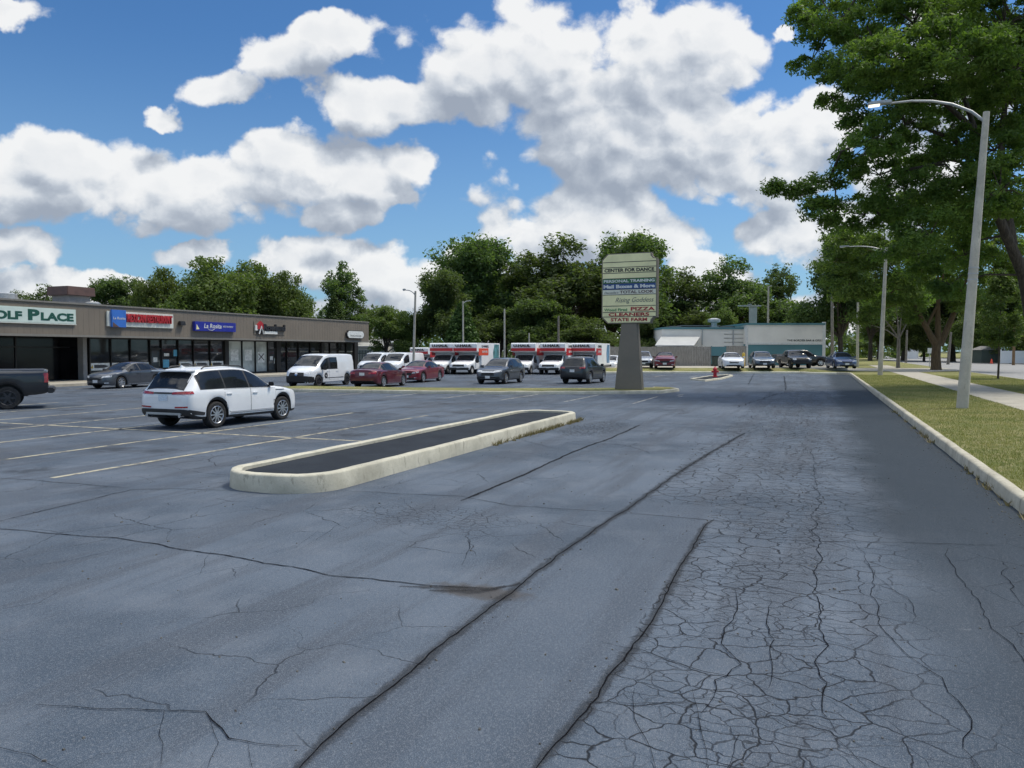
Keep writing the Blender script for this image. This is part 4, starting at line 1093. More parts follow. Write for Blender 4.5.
for a, b, k in rows:
    if a > 0: dv.box((0, yF+.004, fz(a)), (hw*1.92, .012, .035))
    zc = (fz(a)+fz(b))/2; h = (b-a)*Hs
    if k == 'green': MB().box((0, yF, zc), (hw*1.92, .010, h-.03)).build('band', M['sign_pgreen'], pyl); text('lettering', 'PERSONAL TRAINING', X_, Z_, (0, yF-.006, zc), hw*1.84, h*.58, M['letters_white'], pyl, bold=.035)
    elif k == 'blue': MB().box((0, yF, zc), (hw*1.92, .010, h-.03)).build('band', M['sign_pblue'], pyl); text('lettering', 'Mail Boxes & More', X_, Z_, (0, yF-.006, zc), hw*1.86, h*.60, M['letters_white'], pyl, bold=.05)
    elif k == 'look':
        MB().box((0, yF, zc), (hw*1.92, .010, h-.03)).build('band', M['sign_cream2'], pyl)
        text('lettering', 'Danielle\'s', X_, Z_, (-hw*.64, yF-.006, zc-.02), hw*.52, h*.40, M['letters_grey'], pyl, shear=.25); text('lettering', 'TOTAL LOOK', X_, Z_, (hw*.28, yF-.006, zc), hw*1.22, h*.56, M['rust_cap'], pyl, bold=.02)
    elif k == 'script': text('lettering', 'Rising Goddess', X_, Z_, (hw*.20, yF-.001, zc-.02), hw*1.38, h*.55, M['letters_grey'], pyl, shear=.35, bold=-.004)
    elif k == 'pizza': text('lettering', 'Wood Fired', X_, Z_, (-hw*.48, yF-.001, zc-.03), hw*.84, h*.42, M['letters_green'], pyl, bold=.02); text('lettering', 'PIZZA', X_, Z_, (hw*.50, yF-.001, zc), hw*.86, h*.58, M['letters_red'], pyl, bold=.03)
    elif k: text('lettering', k[0], X_, Z_, (0, yF-.001, zc), hw*2*k[2], h*k[3], M[k[1]], pyl, bold=.03)
dv.build('divider', M['sign_line'], pyl)

# ------------------------------------------------------------------ hydrant
hy = empty('fire_hydrant', Vector((c.x, HYD_Y, .09)) if False else G(715, 377.2, .09)); tag(hy, 'red fire hydrant on the small kerbed island', 'hydrant'); hy.scale = (1.12, 1.12, 1.08)
MB().lathe([(.19, 0), (.19, .05), (.125, .06), (.115, .50), (.15, .51), (.15, .55), (.135, .60), (.10, .67), (.05, .71), (.045, .76), (.001, .77)], 20).build('barrel', M['hydrant'], hy, smooth=35)
for a in (0, math.pi, -math.pi/2):
    MB().tube([(0, 0, .40), (math.cos(a)*.20, math.sin(a)*.20, .40)], .06, 12).tube([(math.cos(a)*.18, math.sin(a)*.18, .40), (math.cos(a)*.235, math.sin(a)*.235, .40)], .078, 8).build('outlet_cap', M['hydrant'], hy, smooth=35)

# ------------------------------------------------------------------ street lamps
def lamp(name, label, base, top, tip_px, group, r0=.15, r1=.085, lit=False, mat_='pole', wood=False):
    o = empty(name, base); tag(o, label, 'street lamp', group)
    tp = Vector(top)-Vector(base)
    MB().tube([(0, 0, -.1), tp*.33, tp*.66, tp], [r0, r0*.67+r1*.33, r0*.33+r1*.67, r1], 14).build('pole', M[mat_], o, smooth=50)
    if tip_px is not None:
        ex, rise = tip_px          # arm vector from the pole top, world axes
        ex = Vector(ex); L = ex.length; dn = ex.normalized()
        st = tp-Vector((0, 0, .35))
        path = [st+dn*(L*f)+Vector((0, 0, rise*g)) for f, g in ((0, 0), (.12, .42), (.28, .74), (.45, .92), (.62, 1.0), (.80, 1.0))]
        MB().tube(path, [.05, .048, .045, .042, .038, .034], 10).build('arm', M['galv'], o, smooth=50)
        hd = MB(); s = st+dn*(L*.79)+Vector((0, 0, rise)); e2 = st+dn*L+Vector((0, 0, rise-.02)); sd_ = dn.cross(Vector((0, 0, 1)))
        hd.extrude([s-sd_*.10, s+sd_*.10, s.lerp(e2, .4)+sd_*.16, e2+sd_*.15, e2-sd_*.15, s.lerp(e2, .4)-sd_*.16], (0, 0, .11)); h = hd.build('lamp_head', M['galv'], o, bevel=.02)
        ln = MB(); q0 = s.lerp(e2, .5)-Vector((0, 0, .03)); q1 = e2-Vector((0, 0, .03))-dn*.03
        ln.extrude([q0-sd_*.12, q0+sd_*.12, q1+sd_*.12, q1-sd_*.12], (0, 0, .03)); l_ = ln.build('lens', M['lens'] if lit else M['letters_white'], o); l_.parent = h
    return o
b1 = G(962, 408.2, VZ); t1 = AT(986.5, 112, b1.y+.35)
o = lamp('street_lamp', 'tall leaning concrete street lamp with its lamp lit, nearest on the right verge', b1, t1, (-Nn*3.62, .98), 'street lamps', .185, .10, True)
for f in (.435, .455, .475):
    p = (t1-b1)*f; MB().lathe([(.155, -.02), (.155, .02)], 16, c=tuple(p)).build('band', M['galv'], o)
b2 = G(880, 375.2, VZ); t2 = AT(886.3, 247.5, b2.y+.3)
lamp('street_lamp', 'second concrete street lamp on the right verge, before the crossing', b2, t2, (-Nn*3.4, .55), 'street lamps', .19, .11)
b3 = G(413, 379.0); t3 = AT(415.5, 291, b3.y)
lamp('street_lamp', 'slim lot lamp with curved arm standing before the white vans', b3, t3, ((-.95, .1, 0), .42), 'street lamps', .10, .075)
def far_lamp(lab, px, py, Y, ex, base=0, r=.11):
    t = AT(px, py, Y); lamp('street_lamp', lab, Vector((t.x, t.y, base)), t, (ex, .35) if ex else None, 'street lamps', r, r*.75, False, 'pole')
far_lamp('lot lamp with short right-hand arm rising behind the second moving truck', 463, 301, 88, (.9, 0, 0))
far_lamp('bare lot pole rising beside the middle trio of moving trucks', 504.5, 309, 84, None)
far_lamp('tall white pole with a short head rising behind the teal and tan building', 768.5, 286, 112, (.5, 0, 0), .4, .16)
def pole(name, lab, px0, px1, py, Y, r, m, base, cross=None, grp='utility poles'):
    t = AT(px1, py, Y); b = AT(px0, 360, Y); b.z = base
    o = empty(name, b); tag(o, lab, 'pole', grp); q = t-b
    MB().tube([(0, 0, -.1), q*.5, q], [r, r*.85, r*.7], 12).build('shaft', M[m], o, smooth=50)
    if cross: MB().box((q.x, q.y, q.z-.25), (cross, .14, .16)).box((q.x, q.y, q.z-.05), (.5, .5, .08)).build('crossarm', M['galv'], o)
    return o
pole('utility_pole', 'slim pale pole at the right side of the blue sedan', 857.5, 858, 302.5, 92, .17, 'pole', .2)
pole('utility_pole', 'pale pole standing right of the teal and tan building', 832.5, 832, 296, 98, .22, 'wood_pole', .3)
pole('utility_pole', 'wooden pole rising above the middle moving trucks', 558.5, 558.5, 316, 96, .16, 'wood_pole', 0)
pole('utility_pole', 'short pale stub pole left of the middle trio of trucks', 529.5, 529, 333, 98, .12, 'pole', 0)
pole('utility_pole', 'thin pole with wide crossarm over the tan building roof', 749.5, 749.5, 304, 106, .10, 'galv', .4, 3.2)
pole('utility_pole', 'leaning grey pole beyond the street, right of the brown trunk', 948, 951, 332, 118, .22, 'wood_pole', .1)
pole('utility_pole', 'brown wooden pole beyond the street before the white fence', 1013.5, 1014.5, 322, 112, .20, 'wood_pole_brown', .1)
pole('utility_pole', 'grey pole across the street just left of the brown trunk', 906, 907, 330, 130, .2, 'wood_pole', .1)
# sign post by the far crossing
sp_ = empty('road_sign', AT(929.5, 360, 92)*1); sp_.location.z = .18; tag(sp_, 'small white sign on a post beside the brown trunk', 'sign')
MB().tube([(0, 0, 0), (0, 0, 2.2)], .04, 8).build('post', M['galv'], sp_); MB().box((0, -.05, 1.95), (.55, .03, .65)).build('plate', M['letters_white'], sp_)

# ------------------------------------------------------------------ far building with tan and teal walls
def fbox(name, px0, px1, py0, py1, Y, depth, m, parent, dz=0):
    a, b = AT(px0, py0, Y), AT(px1, py1, Y)
    return MB().box(((a.x+b.x)/2, Y+depth/2, (a.z+b.z)/2), (b.x-a.x, depth, a.z-b.z)).build(name, m, parent)
FB = empty('tavern_building', (0, 0, 0)); tag(FB, 'low tan and teal block building with white trim beyond the parked row', 'building')
Yb = 88.0
fbox('wall', 747.5, 824, 325, 344, Yb, 16, M['tan_wall'], FB); fbox('lower_wall', 747.5, 824, 344.01, 366, Yb+.004, 15.9, M['teal_wall'], FB)
fbox('band', 747.5, 824, 342.8, 344.6, Yb-.05, .05, M['white_trim'], FB); fbox('corner_trim', 746.3, 747.8, 325, 366, Yb-.08, .3, M['white_trim'], FB); fbox('corner_trim', 823, 825.2, 322, 366, Yb-.08, .3, M['white_trim'], FB)
fbox('coping', 746, 825.5, 323, 325, Yb-.1, 16.2, M['teal_wall'], FB)
p = AT(805, 340.4, Yb); text('lettering', 'THE BORDER BAR & GRILL', X_, Z_, (p.x, Yb-.01, p.z), 4.1, .22, M['text_dark'], FB, bold=.01)
fbox('wing_wall', 662, 746, 329, 366, Yb+1.5, 13, M['tan_wall'], FB); fbox('wing_coping', 661.5, 746.2, 327.3, 329.2, Yb+1.4, 13.2, M['teal_wall'], FB)
for px0, px1, py in ((671, 746, 326), (681, 720, 325.2)): fbox('roof_edge', px0, px1, py, py+1.6, Yb+5, 6, M['roofing'], FB)
for py in (334, 338, 342, 346): fbox('block_course', 724, 745.5, py, py+.35, Yb+1.47, .03, M['sign_line'], FB)
for px in (733, 702): fbox('drainpipe', px, px+.8, 330, 345, Yb+1.35, .1, M['galv'], FB)
ru = empty('roof_unit', AT(714, 327, Yb+4)); tag(ru, 'grey exhaust fan on the tan wing roof', 'roof vent'); MB().lathe([(.35, 0), (.35, .5), (.75, .6), (.75, .9), (.3, 1.05)], 16).build('fan_hood', M['galv'], ru, smooth=40)
MB().box((0, 0, -.1), (.9, .9, .3)).build('curb_box', M['galv'], ru)
chm = empty('chimney_stack', AT(753, 324, Yb+10)); tag(chm, 'pale square chimney above the tan roof', 'chimney'); MB().box((0, 0, .9), (.75, .75, 2.4)).build('shaft', M['block'], chm); MB().box((0, 0, 2.25), (.9, .9, .14)).build('cap', M['walk'], chm)
# lean-to roof
sh = empty('lean_to', (0, 0, 0)); tag(sh, 'pale sloping metal roof of a lean-to above the grey board fence', 'shed')
a, b = AT(655, 346.2, Yb-2.2), AT(694, 346.2, Yb-2.2); c1, d1 = AT(661, 337.5, Yb+1.2), AT(700, 337.5, Yb+1.2)
MB().extrude([a, b, d1, c1], (0, 0, .10)).build('roof', M['shed_roof'], sh); MB().box(((a.x+b.x)/2, Yb-.3, a.z/2+.2), (b.x-a.x-.5, 2.6, a.z-.5)).build('wall', M['fence_wood'], sh)
# board fence
def board_fence(lab, px0, px1, py0, Y, base, gate=None):
    a, b = AT(px0, py0, Y), AT(px1, py0, Y); o = empty('board_fence', Vector((a.x, Y, base))); tag(o, lab, 'fence')
    mb = MB(); x = 0; rr_ = random.Random(int(px0))
    while x < b.x-a.x:
        w_ = .19; mb.box((x+w_/2, rr_.uniform(-.008, .008), (a.z-base)/2+rr_.uniform(-.04, .02)), (w_-.015, .025, a.z-base)); x += w_
    mb.build('boards', M['fence_wood'], o)
    rl = MB(); [rl.box(((b.x-a.x)/2, .05, z), (b.x-a.x, .05, .09)) for z in (.35, (a.z-base)*.85)]; rl.build('rails', M['fence_wood'], o)
    return o
board_fence('weathered grey board fence behind the crimson hatchback', 596, 711, 346.5, 85.0, PZ-.1)
board_fence('short grey board fence right of the teal gate', 726, 745, 346, 85.2, PZ)
gt = empty('gate', Vector((AT(718.5, 360, 85.1).x, 85.1, PZ))); tag(gt, 'teal gate between two lengths of grey board fence', 'gate')
MB().box((0, 0, 1.08), (1.50, .06, 2.1)).build('panel', M['teal_wall'], gt); MB().box((-.78, 0, 1.1), (.1, .1, 2.2)).box((.78, 0, 1.1), (.1, .1, 2.2)).build('frame', M['teal_wall'], gt)
tb = empty('waste_bin', Vector((AT(716.5, 360, 83.5).x, 83.5, PZ))); tag(tb, 'dark wheeled waste bin in front of the teal gate', 'bin')
MB().box((0, 0, .55), (.75, .7, 1.0), taper=1.15).build('tub', M['shed_dark'], tb, bevel=.03); MB().box((0, .0, 1.09), (.92, .86, .08)).build('lid', M['black'], tb, bevel=.02); MB().tube([(-.45, .42, .12), (.45, .42, .12)], .11, 12).build('wheel_axle', M['rubber'], tb)
yb = empty('bollard', Vector((AT(743.5, 360, 81.5).x, 81.5, PZ))); tag(yb, 'yellow steel bollard by the corner of the tan wing', 'bollard'); MB().lathe([(.16, 0), (.16, 1.35), (.10, 1.45), (.001, 1.48)], 16).build('tube', M['bollard'], yb, smooth=40)
# pale block house beyond the shop corner
hs = empty('pale_house', (0, 0, 0)); tag(hs, 'pale building with light roof peeking past the shop corner', 'building')
a, b = AT(352, 349, 118), AT(388, 349, 118); MB().box(((a.x+b.x)/2, 122, 1.4), (b.x-a.x, 8, 2.8)).build('wall', M['tan_wall'], hs)
e0, e1 = AT(351, 347, 117.4), AT(389, 347, 117.4); r0, r1 = AT(354, 340, 122), AT(386, 340, 122); MB().extrude([e0, e1, r1, r0], (0, 0, .15)).extrude([r0, r1, (e1.x, 126.6, e1.z), (e0.x, 126.6, e0.z)], (0, 0, .15)).build('roof', M['shed_roof'], hs)
gf = empty('picket_fence', Vector((AT(359.5, 360, 100).x, 100, 0))); tag(gf, 'green slatted fence beside the shop corner', 'fence')
mb = MB(); [mb.box((-1.4+.2*i, 0, 1.1), (.15, .04, 2.2)) for i in range(15)]; mb.build('boards', M['shed_dark'], gf); MB().box((0, .05, 1.8), (3.0, .05, .1)).box((0, .05, .5), (3.0, .05, .1)).build('rails', M['shed_dark'], gf)
# beyond the street
def vinyl(lab, px0, px1, pt, Y):
    a, b = AT(px0, pt, Y), AT(px1, pt, Y); o = empty('vinyl_fence', Vector((a.x, Y, .12))); tag(o, lab, 'fence'); W_ = b.x-a.x; h = a.z-.12
    n_ = max(2, int(W_/2.0)); mb = MB()
    for i in range(n_): mb.box((W_*(i+.5)/n_, 0, h*.48), (W_/n_-.10, .05, h*.92))
    mb.build('panels', M['vinyl'], o); mb = MB()
    for i in range(n_+1): mb.box((W_*i/n_, -.03, h*.52), (.14, .14, h*1.04))
    mb.build('posts', M['vinyl'], o)
vinyl('white panel fence across the street by the brown pole', 1001, 1090, 350, 122); vinyl('white panel fence far up the street between tree trunks', 902, 918, 348.5, 190)
gs = empty('garden_shed', Vector((AT(986, 360, 128).x, 128, .12))); tag(gs, 'dark green shed across the street left of the white fence', 'shed')
MB().box((0, 0, 1.1), (3.4, 3, 2.2)).build('wall', M['shed_dark'], gs); MB().extrude([(-1.9, -1.7, 2.15), (1.9, -1.7, 2.15), (0, -1.7, 2.8)], (0, 3.4, 0)).build('roof', M['roofing'], gs)
cn = empty('traffic_cone', Vector((AT(991.5, 360, 120).x, 120, .12))); tag(cn, 'small orange-red cone before the dark green shed', 'cone'); MB().lathe([(.30, 0), (.28, .06), (.20, .08), (.07, .72), (.05, .75)], 16).build('cone', M['truck_orange'], cn, smooth=40); MB().box((0, 0, .03), (.62, .62, .06)).build('base', M['black'], cn)
def heading_pos(px, py, Y=None, z=0.0): return G(px, py, z)
# ---- white crossover, nearest vehicle, seen from behind
rr_c = G(216, 427.6); pos = rr_c-Nn*.84+D*1.355
v = Veh('parked_car', 'white crossover with full-width red tail lights standing across the yellow stall lines', 'car', pos, ANG_D-rad(1.0), suv_spec())
v.doors([(.95+.30, 2.26), (2.29, 3.33)])
v.windows([(.44, 1.28), (1.33, 2.22), (2.29, 3.15)], inset_top=.09, inset_bot=.03)
v.screen('windshield', 3.34, 2.55, .07, .07)
rw = v.screen('rear_window', .09, .40, .06, .04)
sp = MB().prism([(.20-v.sp['mid'], -.63), (.52-v.sp['mid'], -.64), (.52-v.sp['mid'], .64), (.20-v.sp['mid'], .63)], 1.545, 1.585).build('spoiler', v.paint, v.root, bevel=.012)
v.decal('rear_panel', [(-.80, .70), (.80, .70), (.86, 1.02), (-.86, 1.02)], 'B', v.paint, eps=.003)
tl = v.pair('taillight', [(.33, .945), (.84, .955), (.84, 1.03), (.70, 1.03), (.33, 1.005)], 'B', M['red_lens'], eps=.016)
v.both('taillight', [(.03, .955), (.20, .965), (.18, 1.03), (.06, 1.03)], M['red_lens'], eps=.014)
v.decal('light_bar', [(-.33, .955), (.33, .955), (.33, 1.0), (-.33, 1.0)], 'B', M['dark_trim'], eps=.012)
v.plate('B', .855, M['plate'], 0)
v.pair('reflector', [(.42, .585), (.82, .60), (.82, .64), (.42, .625)], 'B', M['red_lens'], eps=.014)
v.decal('bumper', [(-.84, .40), (.84, .40), (.84, .54), (.72, .56), (-.72, .56), (-.84, .54)], 'B', M['dark_trim'], eps=.018)
v.both('bumper', [(.06, .42), (.50, .38), (.52, .46), (.06, .55)], M['dark_trim'], eps=.012)
sk = MB().box((-v.sp['mid']+.01, 0, .44), (.05, 1.25, .085)).build('skid_plate', M['galv'], v.root, bevel=.02)
ex = MB()
for y in (-.58, .58): ex.tube([(-v.sp['mid']-.02, y, .38), (-v.sp['mid']+.2, y, .38)], .045, 12)
ex.build('exhaust', M['chrome'], v.root, smooth=40)
v.both('rocker_trim', [(1.45, .36), (3.25, .345), (3.25, .37), (1.45, .385)], M['chrome'], eps=.012)
v.pair('headlight', [(.45, .78), (.80, .80), (.80, .88), (.45, .86)], 'F', M['headlamp']); v.decal('grille', [(-.5, .45), (.5, .45), (.45, .75), (-.45, .75)], 'F', M['dark_trim'])
v.mirrors(3.12, 1.09, M['black'], (.08, .17, .12))
for y in (-.60, .60):
    t = Vector((0, 0, 0)); pts = [(a-v.sp['mid'], y*(1.0), v.fn['zt'](a)+b) for a, b in ((.75, .0), (.85, .045), (1.5, .055), (2.2, .05), (2.4, .0))]
    MB().tube(pts, .018, 8).build('roof_rail', M['dark_trim'], v.root, smooth=50)
MB().extrude([(.62-v.sp['mid'], -.02, 1.63), (.80-v.sp['mid'], -.02, 1.64), (.64-v.sp['mid'], -.02, 1.71)], (0, .04, 0)).build('antenna', v.paint, v.root)
v.both('badge', [(3.34, .935), (3.72, .93), (3.72, .95), (3.34, .955)], M['dark_trim'], eps=.012)

# ---- dark sedan nose-on in front of the shops
def front_kit(v, kind):
    L = v.L; z = kind
    v.pair('headlight', [(z['hy0'], z['hz']), (z['hy1'], z['hz']+.06), (z['hy1'], z['hz']+.15), (z['hy0']+.05, z['hz']+.10)], 'F', M['headlamp'], eps=.010)
    v.decal('grille', z['grille'], 'F', M[z.get('gm', 'dark_trim')], eps=.008)
    v.decal('intake', [(-.62, .23), (.62, .23), (.55, .34), (-.55, .34)], 'F', M['black'], eps=.008)
    v.pair('foglight', [(.56, .30), (.74, .31), (.74, .36), (.56, .36)], 'F', M[z.get('fog', 'headlamp')], eps=.012)
    v.plate('F', z.get('pz', .45), M['plate_w'])
def rear_kit(v, zt=.86, tl=((.42, .80), (.90, .80), (.90, .93), (.42, .90)), pz=.80, bump=True):
    v.pair('taillight', list(tl), 'B', M['red_lens'], eps=.010); v.plate('B', pz, M['plate_w'])
    if bump: v.decal('bumper', [(-.80, .34), (.80, .34), (.80, .42), (-.80, .42)], 'B', M['dark_trim'], eps=.010)
def sedan(pos, ang, label, paint, front=True, group=None, **k):
    v = Veh('parked_car', label, 'car', pos, ang, sedan_spec(paint=paint, **k), group)
    s = v.L/4.75
    v.doors([(1.30*s, 2.36*s), (2.39*s, 3.42*s)])
    v.windows([(1.02*s, 1.34*s), (1.39*s, 2.30*s), (2.37*s, 3.25*s)], inset_top=.075, inset_bot=.03)
    v.screen('windshield', 3.48*s, 2.66*s, .06, .05); v.screen('rear_window', .78*s, 1.40*s, .06, .05)
    v.mirrors(3.10*s, 1.0, size=(.09, .18, .13))
    front_kit(v, dict(hy0=.40, hy1=.80, hz=.60, grille=[(-.34, .48), (.34, .48), (.42, .66), (-.42, .66)], gm='dark_trim', pz=.42))
    rear_kit(v)
    v.both('rocker_trim', [(1.5*s, .235), (3.3*s, .225), (3.3*s, .25), (1.5*s, .26)], M['chrome'], eps=.010)
    return v
BACK = ANG_D+math.pi
lex = sedan(G(92, 389.0)+D*2.35, BACK+rad(6), 'dark grey sedan facing the lot with its right flank turned to the papered shop windows', 'paint_grey')
lex.root['label'] = 'dark grey sedan parked nose-out under the red lettered restaurant sign'

# ---- white compact delivery van with black bumper
def van_spec(**k):
    d = dict(L=5.10, W=1.93, H=1.90, sr=.95, sf=4.15, paint='paint_van', wheel=dict(r=.335, w=.22, ri=.21, spokes=6, sw=.03, mat='alloy_dark'), crown=.03, clad=.06, bulge=.03, shoulder=.02,
             zt=[(0, 1.60), (.05, 1.80), (.18, 1.88), (.6, 1.91), (2.8, 1.91), (3.3, 1.84), (3.7, 1.60), (4.22, 1.22), (4.5, 1.13), (4.85, .98), (5.02, .84), (5.10, .66)],
             zb=[(0, 1.0), (1.0, 1.03), (3.0, 1.03), (4.2, 1.0), (4.7, .90), (5.0, .72), (5.1, .55)],
             zlow=[(0, .42), (.12, .32), (.6, .26), (4.6, .24), (4.95, .24), (5.10, .34)],
             w=[(0, .78), (.06, .90), (.2, .95), (1, .965), (3.9, .96), (4.5, .91), (4.85, .80), (5.02, .68), (5.10, .50)],
             wt=[(0, .68), (.1, .80), (.5, .83), (2.8, .83), (3.3, .81), (3.7, .80), (4.22, .82), (4.6, .76), (4.9, .60), (5.10, .40)])
    d.update(k); return d
v = Veh('delivery_van', 'white panel van with black front bumper and round black emblem on its door', 'van', G(294, 387.5)+D*2.5, BACK+rad(4), van_spec())
v.doors([(2.02, 3.05), (3.09, 3.98)], top=.0)
v.windows([(2.14, 2.92), (3.14, 3.92)], inset_top=.20, inset_bot=.02)
v.screen('windshield', 4.25, 3.40, .07, .05)
v.pair('headlight', [(.42, .72), (.80, .80), (.82, .96), (.72, .93), (.46, .80)], 'F', M['headlamp'], eps=.01)
v.decal('grille', [(-.50, .66), (.50, .66), (.46, .86), (-.46, .86)], 'F', M['black'], eps=.010)
v.decal('bumper', [(-.93, .26), (.93, .26), (.93, .62), (.60, .66), (-.60, .66), (-.93, .62)], 'F', M['black'], eps=.014)
v.both('bumper', [(4.55, .30), (5.06, .30), (5.06, .64), (4.62, .60)], M['black'], eps=.014)
v.decal('front_badge', [(.09*math.cos(a), .76+.09*math.sin(a)) for a in np.linspace(0, 2*math.pi, 13)[:-1]], 'F', M['chrome'], eps=.02)
em = [(3.45+.17*math.cos(a), .66+.17*math.sin(a)) for a in np.linspace(0, 2*math.pi, 17)[:-1]]
v.both('emblem', em, M['text_dark'], eps=.012); v.both('emblem', [(3.45+.17*.7*x, .66+.17*.7*y) for x, y in ((-.6, -.5), (.1, -.5), (.1, -.1), (.7, -.1), (.2, .5), (-.1, .2))], M['paint_white'], eps=.016)
v.both('side_moulding', [(1.45, .50), (3.55, .49), (3.55, .53), (1.45, .54)], M['dark_trim'], eps=.010)
v.pair('taillight', [(.80, .85), (.90, .85), (.90, 1.3), (.80, 1.3)], 'B', M['red_lens']); v.mirrors(3.75, 1.08, M['black'], (.10, .20, .24))

# ---- two red sedans beyond the strip
mar = sedan(G(358.5, 388.2)+D*2.35, ANG_D+rad(6), 'dark maroon sedan seen from behind beside the white panel van', 'paint_maroon')
red = sedan(G(403.5, 382.8)+D*2.3, BACK+rad(4), 'bright red sedan facing out between the maroon sedan and the white moving trucks', 'paint_red', L=4.6)

# ---- compact crossover grey, dark crossover
def cross(pos, ang, label, paint, grp=None, **k):
    v = Veh('parked_car', label, 'car', pos, ang, suv_spec(paint=paint, **k), grp)
    v.doors([(1.25, 2.26), (2.29, 3.33)])
    v.windows([(.66, 1.26), (1.31, 2.22), (2.29, 3.15)], inset_top=.10, inset_bot=.035)
    v.screen('windshield', 3.34, 2.55, .07, .07); v.screen('rear_window', .09, .40, .06, .04)
    v.pair('headlight', [(.36, .74), (.84, .80), (.84, .90), (.42, .86)], 'F', M['headlamp'], eps=.012)
    v.decal('grille', [(-.44, .55), (.44, .55), (.40, .76), (-.40, .76)], 'F', M['black'], eps=.010)
    v.decal('grille_bar', [(-.46, .75), (.46, .75), (.46, .80), (-.46, .80)], 'F', M['chrome'], eps=.014)
    v.decal('bumper', [(-.80, .34), (.80, .34), (.74, .48), (-.74, .48)], 'F', M['black'], eps=.010); v.plate('F', .46)
    v.pair('taillight', [(.50, .93), (.85, .93), (.85, 1.04), (.50, 1.02)], 'B', M['red_lens'], eps=.014); v.plate('B', .80)
    v.decal('bumper', [(-.84, .42), (.84, .42), (.84, .58), (-.84, .58)], 'B', M['dark_trim'], eps=.014)
    v.mirrors(3.05, 1.08)
    return v
cross(G(487, 384.4)+D*2.25, BACK+rad(1), 'dark grey crossover facing the camera in front of the truck row', 'paint_grey')
blk = cross(G(574, 384.2)+D*2.3, ANG_D-rad(3), 'black crossover seen from behind just left of the pylon sign post', 'paint_charcoal', H=1.75)
blk.root.scale = (1.0, .98, 1.06)

# ---- pickups
def pick_spec(**k):
    d = dict(L=5.80, W=2.03, H=1.92, sr=1.25, sf=4.82, paint='paint_darkgrey', wheel=dict(r=.41, w=.27, ri=.27, spokes=6, sw=.035, mat='alloy_dark'), Ra=.50, crown=.03, clad=.07, shoulder=.02, pan=.45,
             zt=[(0, 1.36), (.03, 1.40), (1.86, 1.40), (1.93, 1.42), (2.02, 1.80), (2.3, 1.90), (2.9, 1.93), (3.4, 1.88), (3.75, 1.68), (4.22, 1.32), (4.45, 1.27), (5.3, 1.20), (5.62, 1.10), (5.75, .95), (5.80, .80)],
             zb=[(0, 1.28), (1.9, 1.28), (2.2, 1.22), (4.2, 1.20), (5.2, 1.12), (5.6, .98), (5.8, .72)],
             zlow=[(0, .60), (.1, .55), (.6, .50), (5.2, .46), (5.6, .46), (5.80, .50)],
             w=[(0, .98), (.05, .99), (.3, 1.005), (2, 1.01), (5.0, 1.01), (5.4, .97), (5.7, .86), (5.80, .72)],
             wt=[(0, .93), (1.85, .93), (1.95, .80), (2.2, .74), (3.4, .74), (3.75, .78), (4.22, .88), (5.3, .86), (5.7, .74), (5.8, .62)])
    d.update(k); return d
def pickup(pos, ang, label, **k):
    v = Veh('pickup_truck', label, 'pickup', pos, ang, pick_spec(**k))
    v.doors([(2.08, 2.98), (3.01, 4.05)])
    v.windows([(2.14, 2.92), (3.02, 3.95)], inset_top=.14, inset_bot=.03); v.screen('windshield', 4.25, 3.50, .07, .06)
    v.decal('bed_cover', [(.12, -.86), (1.86, -.86), (1.86, .86), (.12, .86)], 'T', M['dark_trim'], eps=.012)
    v.pair('taillight', [(.84, .95), (.985, .95), (.985, 1.30), (.84, 1.30)], 'B', M['red_lens'], eps=.012)
    v.both('taillight', [(.0, .95), (.11, .95), (.11, 1.30), (.0, 1.30)], M['red_lens'], eps=.012)
    v.decal('tailgate', [(-.80, .78), (.80, .78), (.80, 1.32), (-.80, 1.32)], 'B', v.paint, eps=.008); v.plate('B', .70)
    MB().box((-v.sp['mid']-.08, 0, .66), (.24, 1.96, .20)).build('bumper', M['dark_trim'], v.root, bevel=.04)
    MB().box((5.76-v.sp['mid'], 0, .60), (.22, 1.80, .22)).build('bumper', M[k.get('fb', 'dark_trim')] if 'fb' in k else M['dark_trim'], v.root, bevel=.05)
    v.pair('headlight', [(.58, .88), (.88, .90), (.88, 1.05), (.58, 1.05)], 'F', M['headlamp']); v.decal('grille', [(-.55, .74), (.55, .74), (.55, 1.08), (-.55, 1.08)], 'F', M['black'])
    v.mirrors(3.95, 1.28, M['black'], (.10, .22, .22))
    # dark lips round the wheel openings
    for sw in (v.sp['sr'], v.sp['sf']):
        for ax in ('L', 'R'):
            pl = [(sw+rx*math.cos(a), .41+rx*math.sin(a)) for rx, rng in ((.515, np.linspace(.05, math.pi-.05, 14)), (.565, np.linspace(math.pi-.05, .05, 14))) for a in rng]
            v.decal('wheel_lip', pl, ax, M['dark_trim'], eps=.016, res=.2)
    return v
wheel_c = G(8, 409.4); hd = Vector((-.87, -.49, 0)); left = Vector((-hd.y, hd.x, 0))
rearaxle = wheel_c - left*.87
pk = pickup(rearaxle+hd*(4.82-1.25)/2, math.atan2(hd.y, hd.x), 'dark grey pickup with black wheels cut off by the left picture edge')

